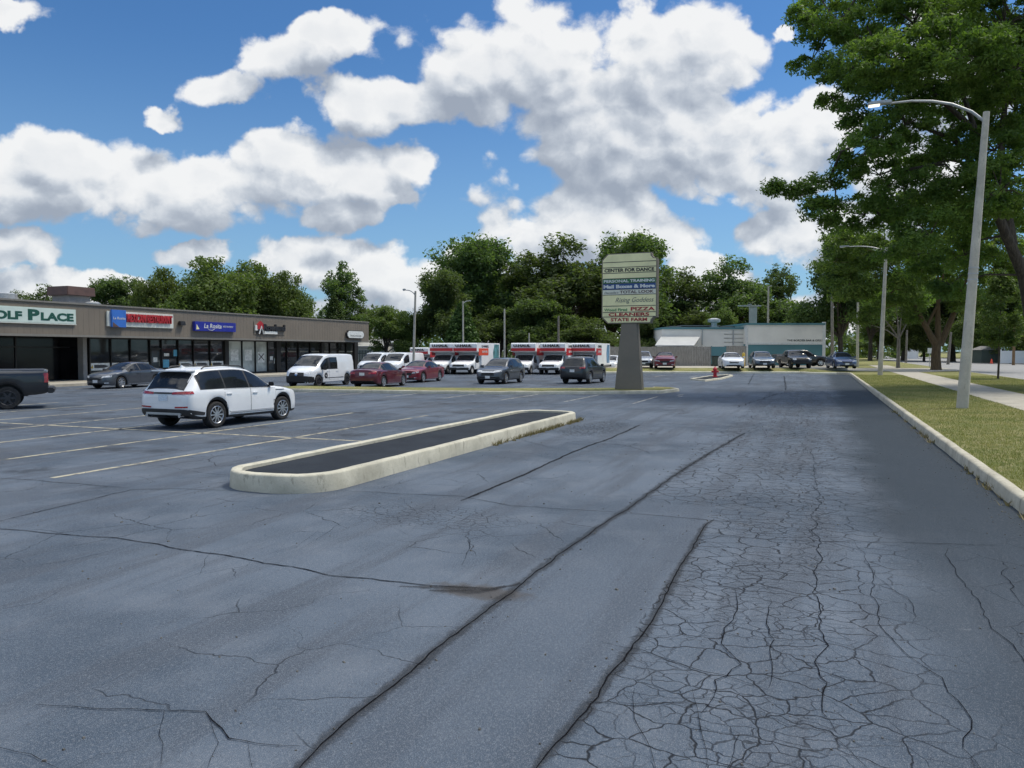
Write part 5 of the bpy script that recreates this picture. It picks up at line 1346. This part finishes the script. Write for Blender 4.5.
# ---- the row on the far lot beyond the grass bank
Z0 = PZ
def far(px, Y): p = AT(px, 360, Y); return Vector((p.x, p.y, Z0))
cross(far(643, 77), BACK+rad(14), 'silver crossover half hidden by the pylon post in front of the grey fence', 'paint_silver').root.scale = (1, 1, 1)
sedan(far(665, 75.5), BACK+rad(10), 'crimson hatchback nose-out before the grey board fence', 'paint_crimson', L=4.4).root.scale = (1, 1.12, 1.05)
sedan(far(731, 74.2), BACK+rad(13), 'white sedan nose-out beside the yellow bollard', 'paint_white').root.scale = (1, 1.15, 1.04)
cross(far(761.5, 74.5), BACK+rad(12), 'blue-grey crossover nose-out before the teal wall', 'paint_bluegrey').root.scale = (1, 1.08, .98)
pk2 = pickup(far(794.5, 75.5), BACK+rad(17), 'charcoal pickup nose-out in front of the black pickup by the teal wall', paint='paint_charcoal'); pk2.root.scale = (1, .98, .90)
p3 = pickup(far(801, 83.5), rad(2), 'black pickup parked side-on along the teal wall', paint='paint_black', wheel=dict(r=.41, w=.27, ri=.29, spokes=6, sw=.04)); p3.root.scale = (.98, 1, .92)
sedan(far(841, 73.5), BACK+rad(12), 'blue sedan nose-out at the corner by the thin light pole', 'paint_blue').root.scale = (1, 1.12, 1.06)

# ---- white moving trucks and vans
def truck_spec():
    return dict(L=4.0, W=2.03, H=2.1, sr=-2.5, sf=3.0, paint='truck_white', wheel=dict(r=.40, w=.24, ri=.22, spokes=8, sw=.04, mat='steel_wheel'), Ra=.50, crown=.03, clad=.06, shoulder=.02, pan=.45,
                zt=[(0, 2.02), (1.25, 2.06), (1.6, 2.02), (1.9, 1.85), (2.42, 1.42), (2.7, 1.33), (3.5, 1.20), (3.85, 1.08), (3.95, .95), (4.0, .82)],
                zb=[(0, 1.25), (2.4, 1.22), (3.3, 1.10), (3.8, .96), (4.0, .74)], zlow=[(0, .55), (3.6, .46), (4.0, .50)],
                w=[(0, 1.0), (2.4, 1.0), (3.2, .99), (3.7, .92), (3.93, .82), (4.0, .72)], wt=[(0, .86), (1.6, .86), (2.42, .90), (3.4, .86), (3.9, .72), (4.0, .6)])
def moving_truck(label, pos, ang, side='orange', blen=5.2, group='white moving trucks in the middle of the lot'):
    v = Veh('moving_truck', label, 'truck', pos, ang, truck_spec(), group); r = v.root; mid = v.sp['mid']
    v.doors([(1.28, 2.30)]); v.windows([(1.36, 2.22)], inset_top=.16, inset_bot=.0); v.screen('windshield', 2.48, 1.78, .08, .06)
    v.pair('headlight', [(.62, .86), (.90, .90), (.90, 1.05), (.62, 1.02)], 'F', M['headlamp']); v.decal('grille', [(-.56, .80), (.56, .80), (.56, 1.02), (-.56, 1.02)], 'F', M['black'])
    MB().box((3.93-mid, 0, .60), (.26, 1.95, .24)).build('bumper', M['dark_trim'], r, bevel=.05); v.plate('F', .62)
    v.decal('hood_stripe', [(2.70, -.7), (2.80, -.7), (2.80, .7), (2.70, .7)], 'T', M['truck_red'], eps=.01)
    v.mirrors(2.15, 1.30, M['black'], (.10, .22, .34))
    x1 = 1.20-mid; x0 = x1-blen; zb0, zb1 = .85, 3.22; hw = 1.16
    bx = MB().box(((x0+x1)/2, 0, (zb0+zb1)/2), (blen, hw*2, zb1-zb0))
    cargo = bx.build('cargo_box', M['truck_white'], r, bevel=.03)
    att = MB().extrude([(x1+.002, -hw, 2.16), (x1+1.15, -hw, 2.36), (x1+1.22, -hw, 3.10), (x1+1.10, -hw, 3.22), (x1+.002, -hw, 3.22)], (0, hw*2, 0)).build('overhang', M['truck_white'], r, bevel=.03)
    fx = x1+1.19
    # front face of the overhang: lettering over a red band
    st = MB().extrude([(fx-.02, -hw+.02, 2.38), (fx+.018, -hw+.02, 2.38), (fx+.052, -hw+.02, 2.68), (fx-.02, -hw+.02, 2.68)], (0, hw*2-.04, 0)).build('red_stripe', M['truck_red'], r); st.parent = r
    text('lettering', 'U-HAUL', (0, 1, 0), (0.09, 0, 1), (fx+.064, -.10, 2.92), 1.60, .28, M['text_dark'], r, bold=.05)
    for sg in (1, -1):
        yy = sg*(hw+.004)
        q = MB(); q.box(((x1-.55), sg*(hw+.002), 2.30), (2.5, .012, .74)); q.build('side_panel', M['truck_red' if side == 'red' else 'truck_orange'], r)
        g2 = MB(); g2.quad([(x0+.25, sg*(hw+.004), 1.05), (x0+1.75, sg*(hw+.004), 1.05), (x0+1.95, sg*(hw+.004), 2.2), (x0+1.55, sg*(hw+.004), 3.1), (x0+.25, sg*(hw+.004), 3.1)]); g2.build('side_picture', M['truck_teal' if side == 'orange' else 'truck_blue'], r)
        text('lettering', 'U-HAUL', (-sg, 0, 0), (0, 0, 1), (x1-1.0, sg*(hw+.006), 2.88), 1.8, .26, M['text_dark'], r, bold=.05)
        text('lettering', '$19.95', (-sg, 0, 0), (0, 0, 1), (x1-.85, sg*(hw+.010), 2.30), 1.3, .26, M['letters_white'], r, bold=.03)
        rl = MB(); rl.box(((x0+x1)/2, sg*(hw-.02), .80), (blen, .06, .10)); rl.build('side_rail', M['galv'], r)
    r.scale = (1, 1, .88)
    return v
TR = [('white moving truck farthest left in the lot, half hidden behind the light pole', 418, 372.5, 'red', 4.6),
      ('white moving truck behind the bright red sedan', 440, 374.4, 'red', 5.2),
      ('white moving truck showing an orange side panel behind the grey crossover', 464, 374.6, 'orange', 5.0),
      ('white moving truck right of the grey crossover, first of the middle trio', 523, 374.6, 'red', 4.6),
      ('white moving truck in the middle of the trio behind the black crossover', 553, 374.8, 'red', 4.6),
      ('white moving truck with a blue side picture nearest the pylon sign', 584, 374.2, 'red', 6.2)]
for lab, px, py, sd_, bl in TR:
    tv = moving_truck(lab, G(px-8, py)+D*3.75, BACK+rad(3 if px < 500 else 4), sd_, bl)
    if px == 418: tv.root.scale = (1, .85, .76)

def cargo_van(label, pos, ang):
    k = van_spec(); k.update(L=5.6, H=2.1, sf=4.6, zt=[(0, 1.8), (.05, 2.0), (.2, 2.08), (3.3, 2.10), (3.75, 2.02), (4.1, 1.82), (4.7, 1.34), (5.0, 1.22), (5.4, 1.05), (5.55, .9), (5.6, .7)],
        zb=[(0, 1.15), (3.0, 1.17), (4.6, 1.12), (5.2, .98), (5.5, .78), (5.6, .58)], zlow=[(0, .42), (.6, .28), (5.4, .26), (5.6, .36)],
        w=[(0, .85), (.1, .98), (1, 1.0), (4.4, 1.0), (5.0, .95), (5.35, .84), (5.52, .70), (5.6, .52)], wt=[(0, .74), (.2, .86), (3.3, .86), (4.1, .83), (4.7, .85), (5.2, .75), (5.6, .42)], wheel=dict(r=.35, w=.22, ri=.22, spokes=8, sw=.04, mat='steel_wheel'))
    v = Veh('delivery_van', label, 'van', pos, ang, k, 'white rental vans by the shop corner')
    v.doors([(3.25, 4.35)]); v.windows([(3.3, 4.28)], inset_top=.22, inset_bot=.0); v.screen('windshield', 4.76, 3.85, .07, .05)
    v.pair('headlight', [(.50, .82), (.80, .86), (.82, 1.02), (.55, .94)], 'F', M['headlamp']); v.decal('grille', [(-.5, .74), (.5, .74), (.46, .92), (-.46, .92)], 'F', M['black'])
    v.decal('bumper', [(-.93, .28), (.93, .28), (.93, .50), (-.93, .50)], 'F', M['black'], eps=.012); v.mirrors(4.2, 1.22, M['black'], (.10, .2, .3)); v.plate('F', .55); return v
for lab, px, py in (('white rental van nearest the shop corner, behind the maroon sedan', 368, 375.2), ('white rental van between its twin and the light pole', 391, 375.2)):
    cargo_van(lab, G(px-5, py)+D*2.8, BACK+rad(3)).root.scale = (1, 1, .93)
# the small truck right behind the light pole
# white car far behind the trucks, right of the last one
cross(G(608, 371.5)+D*1.5, BACK+rad(3), 'white crossover glimpsed between the last moving truck and the pylon post', 'paint_white')
# ------------------------------------------------------------------ trees
def leaves_np(rng, centers, radii, per, size, flat=.8, droop=0.0, aspect=.55):
    """leaf-sized quads gathered round cluster centres"""
    C = np.repeat(np.asarray(centers, float), per, 0); R = np.repeat(np.asarray(radii, float), per)
    n = len(C)
    p = rng.normal(0, 1, (n, 3)); p /= np.linalg.norm(p, axis=1, keepdims=True)+1e-9
    p *= (rng.random((n, 1))**.45); p[:, 2] *= flat
    P = C+p*R[:, None]
    if droop: P[:, 2] -= droop*R*np.linalg.norm(p[:, :2], axis=1)**2
    nm = rng.normal(0, 1, (n, 3))*.75+p*.5+np.array([0, 0, .75]); nm /= np.linalg.norm(nm, axis=1, keepdims=True)
    a = rng.normal(0, 1, (n, 3)); t = np.cross(nm, a); t /= np.linalg.norm(t, axis=1, keepdims=True)+1e-9; b = np.cross(nm, t)
    s = size*rng.uniform(.6, 1.35, (n, 1)); t = t*s; b = b*s*aspect
    v = np.empty((n, 4, 3)); v[:, 0] = P-t; v[:, 1] = P-b*.9+t*.1; v[:, 2] = P+t; v[:, 3] = P+b*.9+t*.1
    return v.reshape(-1, 3)
def lobes_to_clusters(rng, lobes, per_vol, rc):
    """clusters mostly on the outer half of each ellipsoidal lobe (x,y,z,rx,rz)"""
    cs = []
    for x, y, z, rx, rz in lobes:
        k = max(6, int(per_vol*rx*rz))
        d = rng.normal(0, 1, (k, 3)); d /= np.linalg.norm(d, axis=1, keepdims=True)
        d *= rng.uniform(.45, 1.05, (k, 1))
        d[:, 2] = np.where(d[:, 2] < -.55, d[:, 2]*.7, d[:, 2])
        cs.append(np.array([x, y, z])+d*np.array([rx, rx, rz]))
    cs = np.concatenate(cs); return cs, rng.uniform(.6, 1.35, len(cs))*rc
def limbs(mb, base, tips, r0, fork, rr_):
    base = Vector(base); fk = Vector(fork)
    mb.tube([base+Vector((0, 0, -.2)), base+Vector((0, 0, .25)), base.lerp(fk, .5)+Vector((rr_.uniform(-.1, .1)*r0*3, rr_.uniform(-.1, .1)*r0*3, 0)), fk], [r0*1.35, r0*1.05, r0*.92, r0*.85], 12)
    for t in tips:
        t = Vector(t); L = (t-fk).length; m1 = fk.lerp(t, .35)+Vector((rr_.uniform(-.06, .06)*L, rr_.uniform(-.06, .06)*L, .10*L)); m2 = fk.lerp(t, .7)+Vector((rr_.uniform(-.05, .05)*L, rr_.uniform(-.05, .05)*L, .06*L))
        mb.tube([fk-Vector((0, 0, r0*.4)), m1, m2, t], [r0*.55, r0*.36, r0*.2, r0*.07], 7)
        for _ in range(2):
            s = m1.lerp(m2, rr_.random()); e = s+Vector((rr_.uniform(-1, 1), rr_.uniform(-1, 1), rr_.uniform(.1, .9)))*L*.28
            mb.tube([s, s.lerp(e, .5)+Vector((0, 0, .03*L)), e], [r0*.20, r0*.13, r0*.05], 6)
PROTO = {}
def proto_tree(key, seed, H, Wd, leafmat, n_lobes=10, size=.22, kind='broad', per=42, dens=7.0, rc=.95, trunkh=.22):
    rng = np.random.default_rng(seed); rr_ = random.Random(seed); lobes = []
    if kind == 'broad':
        for i in range(n_lobes):
            a = 2*math.pi*i/n_lobes*1.9+rr_.uniform(-.5, .5); f = rr_.random()
            z = H*(.32+.55*f); rad_ = Wd/2*(1-.75*max(0, f-.35))*rr_.uniform(.35, .72)
            r = Wd*rr_.uniform(.16, .26); lobes.append((math.cos(a)*rad_, math.sin(a)*rad_, z, r, r*rr_.uniform(.65, .95)))
        lobes.append((rr_.uniform(-.5, .5), 0, H*.90, Wd*.17, H*.10)); lobes.append((0, 0, H*.6, Wd*.26, H*.2))
        cs, cr = lobes_to_clusters(rng, lobes, dens, rc)
        v = leaves_np(rng, cs, cr, per, size)
        tips = [(l[0]*.9, l[1]*.9, l[2]) for l in lobes]
        mb = MB(); limbs(mb, (0, 0, 0), tips, H*.022, (0, 0, H*trunkh), rr_)
    else:       # conifer / feathery column
        cs = []; cr = []
        for i in range(int(dens*60)):
            f = rr_.random()**.8; z = H*(.06+.93*f); r = Wd/2*(1-f)**.8*rr_.uniform(.6, 1.05)+.05; a = rr_.random()*6.283
            cs.append((math.cos(a)*r, math.sin(a)*r, z)); cr.append(rc*(1.1-.6*f)*rr_.uniform(.7, 1.2))
        v = leaves_np(rng, np.array(cs), np.array(cr), per, size, .9, .4)
        mb = MB().tube([(0, 0, -.2), (0, 0, H*.5), (0, 0, H*.96)], [H*.02, H*.012, H*.003], 8)
    r = empty('tree', (0, 0, 0))
    mb.build('trunk', M['bark'], r, smooth=50); np_mesh('crown', v, None, 4, M[leafmat], r)
    PROTO[key] = r; return r
proto_tree('A', 11, 18, 15, 'leaf_dark', 12, .24, per=46, dens=6.5, rc=1.15)
proto_tree('B', 12, 18, 13, 'leaf_dark', 11, .24, per=44, dens=6.0, rc=1.1)
proto_tree('C', 13, 17, 10, 'leaf_dark', 9, .22, per=34, dens=6.0, rc=.85, trunkh=.3)
proto_tree('O', 14, 12, 12, 'leaf_olive', 11, .20, per=46, dens=8.0, rc=.95)
proto_tree('P', 15, 12, 9, 'leaf_olive', 9, .19, per=44, dens=9.0, rc=.85)
proto_tree('K', 16, 10, 5, 'leaf_cone', kind='cone', size=.17, per=46, dens=7.5, rc=.55)
proto_tree('T', 17, 15, 8.5, 'leaf_dark', 9, .19, per=36, dens=9.0, rc=.70, trunkh=.35)
first = set()
def tree(key, px, ytop, Y, wpx, label, name='tree', grp='trees behind the shops and the lot', base=0.0, rz=None, yb=None):
    src = PROTO[key]
    H0 = {'A': 18, 'B': 18, 'C': 17, 'O': 12, 'P': 12, 'K': 10, 'T': 15}[key]; W0 = {'A': 15, 'B': 13, 'C': 10, 'O': 12, 'P': 9, 'K': 5, 'T': 8.5}[key]
    o = src if key not in first else copy_tree(src)
    first.add(key)
    p = AT(px, ytop, Y); o.location = (p.x, Y, base); h = p.z-base
    sx = wpx/F*Y/W0; sz = h/H0; o.scale = (sx, sx, sz); o.rotation_euler = (0, 0, random.random()*6.28 if rz is None else rz)
    o.name = name; tag(o, label, 'tree', grp); return o
BL = 'trees behind the shop roofs'
tree('B', 22, 292, 112, 60, 'dark tree low behind the shop roof at the left picture edge', grp=BL)
tree('C', 48, 283, 96, 46, 'small dark tree showing left of the capped roof stack', grp=BL)
tree('A', 118, 279, 104, 74, 'dark green tree right of the capped roof stack', grp=BL)
tree('O', 160, 268, 92, 70, 'olive green tree above the blue and red restaurant sign', grp=BL)
tree('O', 212, 257, 90, 104, 'broad sunlit olive tree, tallest above the shop roof', grp=BL)
tree('P', 254, 262, 98, 74, 'olive tree right of the tallest one above the shop roof', grp=BL)
tree('O', 286, 272, 96, 70, 'olive tree above the black channel letters', grp=BL)
tree('A', 240, 280, 118, 120, 'dark tree mass filling in behind the olive trees', grp=BL)
tree('T', 341, 262, 120, 54, 'tall feathery dark tree standing alone left of the light pole', grp=BL)
tree('K', 334, 296, 104, 36, 'green cone-shaped conifer above the far fascia end', name='conifer', grp=BL)
tree('B', 357, 303, 124, 44, 'dark round tree between the feathery tree and the shop corner', grp=BL)
CM = 'trees behind the truck row'
tree('P', 386, 306, 108, 52, 'light olive tree left of the curved lot lamp', grp=CM)
tree('P', 404, 312, 112, 40, 'smaller olive tree just behind the curved lot lamp', grp=CM)
tree('K', 462, 302, 102, 44, 'green cone-shaped cedar behind the second lamp of the lot', name='conifer', grp=CM)
tree('A', 447, 272, 112, 84, 'full dark tree behind the first moving trucks', grp=CM)
tree('A', 478, 241, 126, 108, 'big dark tree rising highest left of the sky gap', grp=CM)
tree('C', 520, 254, 128, 62, 'dark tree with an airy crown above the third lamp', grp=CM)
tree('B', 500, 306, 118, 70, 'low dark tree under the sky gap beside the bare pole', grp=CM)
tree('B', 566, 235, 122, 124, 'tall dark tree left of the pylon sign', grp=CM)
tree('A', 545, 300, 112, 90, 'dark undergrowth tree behind the middle trio of trucks', grp=CM)
tree('B', 590, 318, 110, 70, 'low dark tree between the trucks and the pylon post', grp=CM)
tree('A', 642, 237, 126, 128, 'tall dark tree directly behind the pylon sign', grp=CM)
tree('A', 648, 318, 96, 56, 'dark bushy tree at the right of the pylon post', grp=CM)
tree('B', 612, 258, 132, 84, 'dark tree between the tall pair left of the pylon sign', grp=CM)
tree('A', 505, 275, 134, 80, 'dark tree filling in behind the airy crown', grp=CM)
tree('C', 686, 266, 124, 66, 'airy dark tree right of the pylon sign', grp=CM)
tree('B', 735, 257, 126, 88, 'broad dark tree above the tan wing', grp=CM)
tree('P', 722, 309, 112, 38, 'small bright olive tree just over the tan wing roof', grp=CM)
tree('C', 778, 262, 132, 60, 'dark airy tree above the tan and teal wall', grp=CM)
tree('A', 700, 312, 122, 90, 'dark low tree behind the fence and tan wing', grp=CM)
tree('B', 790, 300, 122, 80, 'dark low tree behind the tan and teal wall', grp=CM)
SR = 'trees along the street'
tree('A', 842, 232, 108, 100, 'dark spreading tree beyond the pale pole at the lot corner', grp=SR)
tree('B', 872, 262, 150, 70, 'dark tree far up the street behind the second lamp', grp=SR)
tree('A', 905, 272, 165, 90, 'dark tree far across the street left of the brown trunk', grp=SR)
tree('C', 880, 318, 175, 60, 'small dark tree at the far end of the street', grp=SR)
tree('B', 955, 268, 150, 90, 'dark tree across the street right of the brown trunk', grp=SR)
tree('O', 978, 305, 138, 60, 'olive tree across the street above the dark green shed', grp=SR)
tree('A', 1016, 262, 140, 110, 'big dark tree across the street above the white fence', grp=SR)
tree('B', 1060, 270, 145, 110, 'dark tree across the street at the right picture edge', grp=SR)
tree('O', 925, 312, 150, 60, 'olive bush-like tree across the street behind the brown trunk', grp=SR)
tree('P', 1012, 318, 126, 46, 'rounded olive tree between the leaning lamp and the brown pole', grp=SR)
tree('B', 1110, 255, 120, 130, 'dark tree across the street outside the right picture edge', grp=SR)
# a continuous darker belt far behind, nobody could count it
rng = np.random.default_rng(77); cs = []
for i in range(900):
    X = rng.uniform(-150, 190); Yf = 205+rng.uniform(-8, 25)+abs(X)*.1; cs.append((X, Yf, rng.uniform(.5, 11)+3*math.sin(X*.11)))
o = np_mesh('far_woods', leaves_np(rng, cs, np.full(len(cs), 3.0), 34, .75), None, 4, M['leaf_dark']); tag(o, 'dark belt of woods far behind the lot and street', 'woods', kind='stuff')

# ---- large honey locust beside the sidewalk, its trunk just outside the picture
def big_tree(label, base, lobes_px, Yc, scale_px, n_per, size, seed, r0, fork, grp=None, barkm='bark', tips_extra=(), dens=9, rc=.62, limb_px=()):
    rng = np.random.default_rng(seed); rr_ = random.Random(seed); lobes = []
    for px, py, dy, r in lobes_px:
        p = AT(px, py, Yc+dy)-base; lobes.append((p.x, p.y, p.z, r, r*.72))
    cs, cr = lobes_to_clusters(rng, lobes, dens, rc)
    o = empty('locust_tree', base); tag(o, label, 'tree', grp)
    mb = MB(); limbs(mb, (0, 0, 0), tips_extra, r0, fork, rr_)
    PX = [q for pts, r in limb_px for q in [AT(x, y, Yc+dy)-base for x, y, dy in pts][1:]]
    for l in lobes:                        # each bough springs from the nearest point of a main limb
        b = Vector(l[:3]); a = min(PX, key=lambda q: (q-b).length); d_ = (b-a).length
        if d_ > .4: mb.tube([a, a.lerp(b, .5)+Vector((rr_.uniform(-.1, .1), rr_.uniform(-.1, .1), .08))*d_, b], [min(.10, .03+.012*d_), .045, .02], 6)
    for pts, r in limb_px:
        mb.tube([AT(x, y, Yc+dy)-base for x, y, dy in pts], list(np.linspace(r, r*.25, len(pts))), 8)
    # twigs to a share of the clusters
    L = np.array([(l[0], l[1], l[2]) for l in lobes])
    for c_ in cs[::3]:
        k = int(np.argmin(((L-c_)**2).sum(1))); a = Vector(L[k]); b = Vector(c_); mb.tube([a, a.lerp(b, .5)+Vector((0, 0, .15)), b], [.035, .022, .010], 5, cap=False)
    mb.build('trunk', M[barkm], o, smooth=50)
    np_mesh('crown', leaves_np(rng, cs, cr, n_per, size, .55, .35, .42), None, 4, M['leaf_locust'], o)
    return o
bA = W(41.6, 10.6, VZ)
lob = [(838, 25, 0, 1.9), (812, 60, 1, .9), (805, 15, 0, .8), (820, -5, 2, 1.4), (870, 15, 3, 2.4), (915, 25, -2, 2.6), (960, 20, 2, 2.8), (1005, 25, -1, 3.0), (850, 70, -1, 1.7), (885, 75, 2, 2.0), (930, 85, 0, 2.3), (985, 90, 3, 2.6),
       (835, 100, 2, 1.0), (868, 118, 0, 1.4), (905, 125, -2, 1.8), (950, 140, 2, 1.8), (995, 150, -3, 2.2), (1015, 110, 2, 2.6),
       (850, 160, 0, 1.3), (825, 182, 1, .9), (798, 190, 1, .65), (775, 188, 1, .38), (880, 175, 2, 1.5), (835, 212, 0, 1.2), (865, 215, 2, 1.6), (905, 200, -1, 1.8), (945, 205, 2, 1.9), (815, 205, 0, .8),
       (985, 215, 3, 1.8), (930, 235, -4, 1.7), (950, 285, 1, 1.3), (1000, 190, -5, 2.0), (1015, 70, -5, 2.4), (950, 60, -5, 2.2), (890, 60, -4, 1.9), (870, 140, -4, 1.2), (920, 160, 3, 1.7), (960, 180, -4, 1.6), (915, 255, 2, 1.8), (965, 255, 4, 1.6), (1010, 215, 5, 1.8),
       (1060, 40, 0, 3.4), (1110, 60, 3, 3.6), (1050, 120, 4, 3), (1120, 160, 1, 3.6), (1180, 120, 0, 3.6), (900, -50, 0, 3.2), (970, -60, 3, 3.6), (1050, -60, -2, 3.8), (1130, -40, 2, 3.6), (1070, 215, 5, 2.6), (1180, 230, 3, 3)]
limbpx = [([(1034, 330, 0), (1024, 275, 0), (1006, 235, -.2), (985, 180, 0), (975, 130, 0), (955, 70, 0)], .34), ([(1012, 245, 0), (1000, 170, 1), (1005, 100, 1), (1020, 40, 1)], .26), ([(990, 190, 0), (955, 140, 1), (900, 118, 1), (865, 118, 1), (845, 135, 1)], .13),
          ([(975, 130, 0), (930, 90, 0), (880, 50, 0), (840, 25, 0)], .14), ([(900, 118, 1), (870, 150, 1), (830, 178, 1), (790, 190, 1), (768, 188, 1)], .07), ([(1000, 170, 1), (950, 160, 1), (905, 170, 1), (870, 205, 1)], .09)]
big_tree('large honey locust overhanging the lamps from the right picture edge', bA, lob, 38.5, 20, 195, .108, 31, .42, AT(1034, 330, 38.5)-bA, limb_px=limbpx, dens=9.5, rc=.60)
bB = G(936, 370.2, VZ)
lobB = [(880, 250, 0, 3.6), (930, 225, 2, 4.0), (985, 245, 0, 3.8), (850, 285, 1, 2.6), (895, 290, -1, 2.9), (940, 275, 3, 3.4), (1000, 285, 2, 3.0), (965, 205, 0, 3.4), (900, 205, 3, 3.2), (835, 262, 2, 2.2), (915, 312, 0, 1.6), (870, 315, 1, 1.5), (1025, 260, 0, 3.2), (975, 300, -2, 2.0), (845, 240, 3, 2.4), (905, 250, -3, 2.6), (960, 250, -3, 2.8)]
limbB = [([(936, 345, 0), (925, 325, 0), (912, 300, 0), (900, 275, 0)], .36), ([(938, 345, 0), (938, 310, 0), (938, 270, 0)], .34), ([(940, 345, 0), (952, 318, 0), (962, 290, 0), (975, 260, 0)], .36), ([(926, 328, 0), (940, 300, 0), (945, 260, 0)], .18)]
big_tree('honey locust with a brown trunk on the strip between sidewalk and street', bB, lobB, bB.y, 10, 150, .175, 32, .46, AT(937, 342, bB.y)-bB, barkm='bark_brown', limb_px=limbB, dens=4.2, rc=.95)
# bare-limbed small tree near the crossing and a young staked tree at the right
bC = G(898, 368, VZ); o = empty('locust_tree', bC); tag(o, 'slim pale-trunked tree beside the second lamp near the crossing', 'tree')
rr_ = random.Random(9); mb = MB(); limbs(mb, (0, 0, 0), [(-2.2, 0, 6.2), (2.0, .5, 6.5), (-.8, -.6, 7.5), (1.0, .4, 8), (-3.0, .3, 4.8)], .20, (0, 0, 3.4), rr_); mb.build('trunk', M['wood_pole'], o, smooth=50)
rng = np.random.default_rng(5); cs, cr = lobes_to_clusters(rng, [(-2, 0, 8, 2.0, 1.4), (2, .5, 8, 2.2, 1.5), (0, 0, 9.5, 2.4, 1.8), (-.5, 0, 7.5, 1.4, .9)], 6, .9); np_mesh('crown', leaves_np(rng, cs, cr, 60, .2, .6, .3, .45), None, 4, M['leaf_locust'], o)
bD = G(998, 378.8, VZ); o = empty('young_tree', bD); tag(o, 'young slender tree with a narrow light green crown by the street', 'tree')
MB().tube([(0, 0, -.1), (.03, 0, 1.4), (.0, 0, 3.0), (.08, 0, 6.0)], [.075, .065, .055, .02], 8).build('trunk', M['bark'], o, smooth=50)
rng = np.random.default_rng(6); cs = []
for i in range(150):
    f = rng.random(); r = 1.45*math.sin(math.pi*min(1, f*.9+.12))**.7*math.sqrt(rng.random()); a = rng.random()*6.28; cs.append((r*math.cos(a), r*math.sin(a), 2.3+f*5.0))
np_mesh('crown', leaves_np(rng, cs, np.full(150, .42), 60, .10, .8, .2), None, 4, M['leaf_young'], o)
# ------------------------------------------------------------------ camera and output
cam = bpy.data.cameras.new('camera'); cam.sensor_width = 36; cam.lens = F/1024*36; cam.clip_start = .05; cam.clip_end = 6000
co = link('camera', cam); co.location = (0, 0, CH); co.rotation_euler = (math.pi/2-PITCH, 0, 0); SC.camera = co
SC.view_settings.view_transform = 'Standard'; SC.view_settings.look = 'None'; SC.view_settings.gamma = 1.0; SC.view_settings.use_curve_mapping = False
SC.view_settings.exposure = 0.08
SC.render.engine = 'CYCLES'; cy = SC.cycles
cy.use_denoising = True; cy.max_bounces = 6; cy.diffuse_bounces = 3; cy.glossy_bounces = 3; cy.transmission_bounces = 2; cy.transparent_max_bounces = 8; cy.use_adaptive_sampling = True; cy.adaptive_threshold = .015; cy.sample_clamp_indirect = 6.0
SC.render.resolution_x = 1024; SC.render.resolution_y = 768
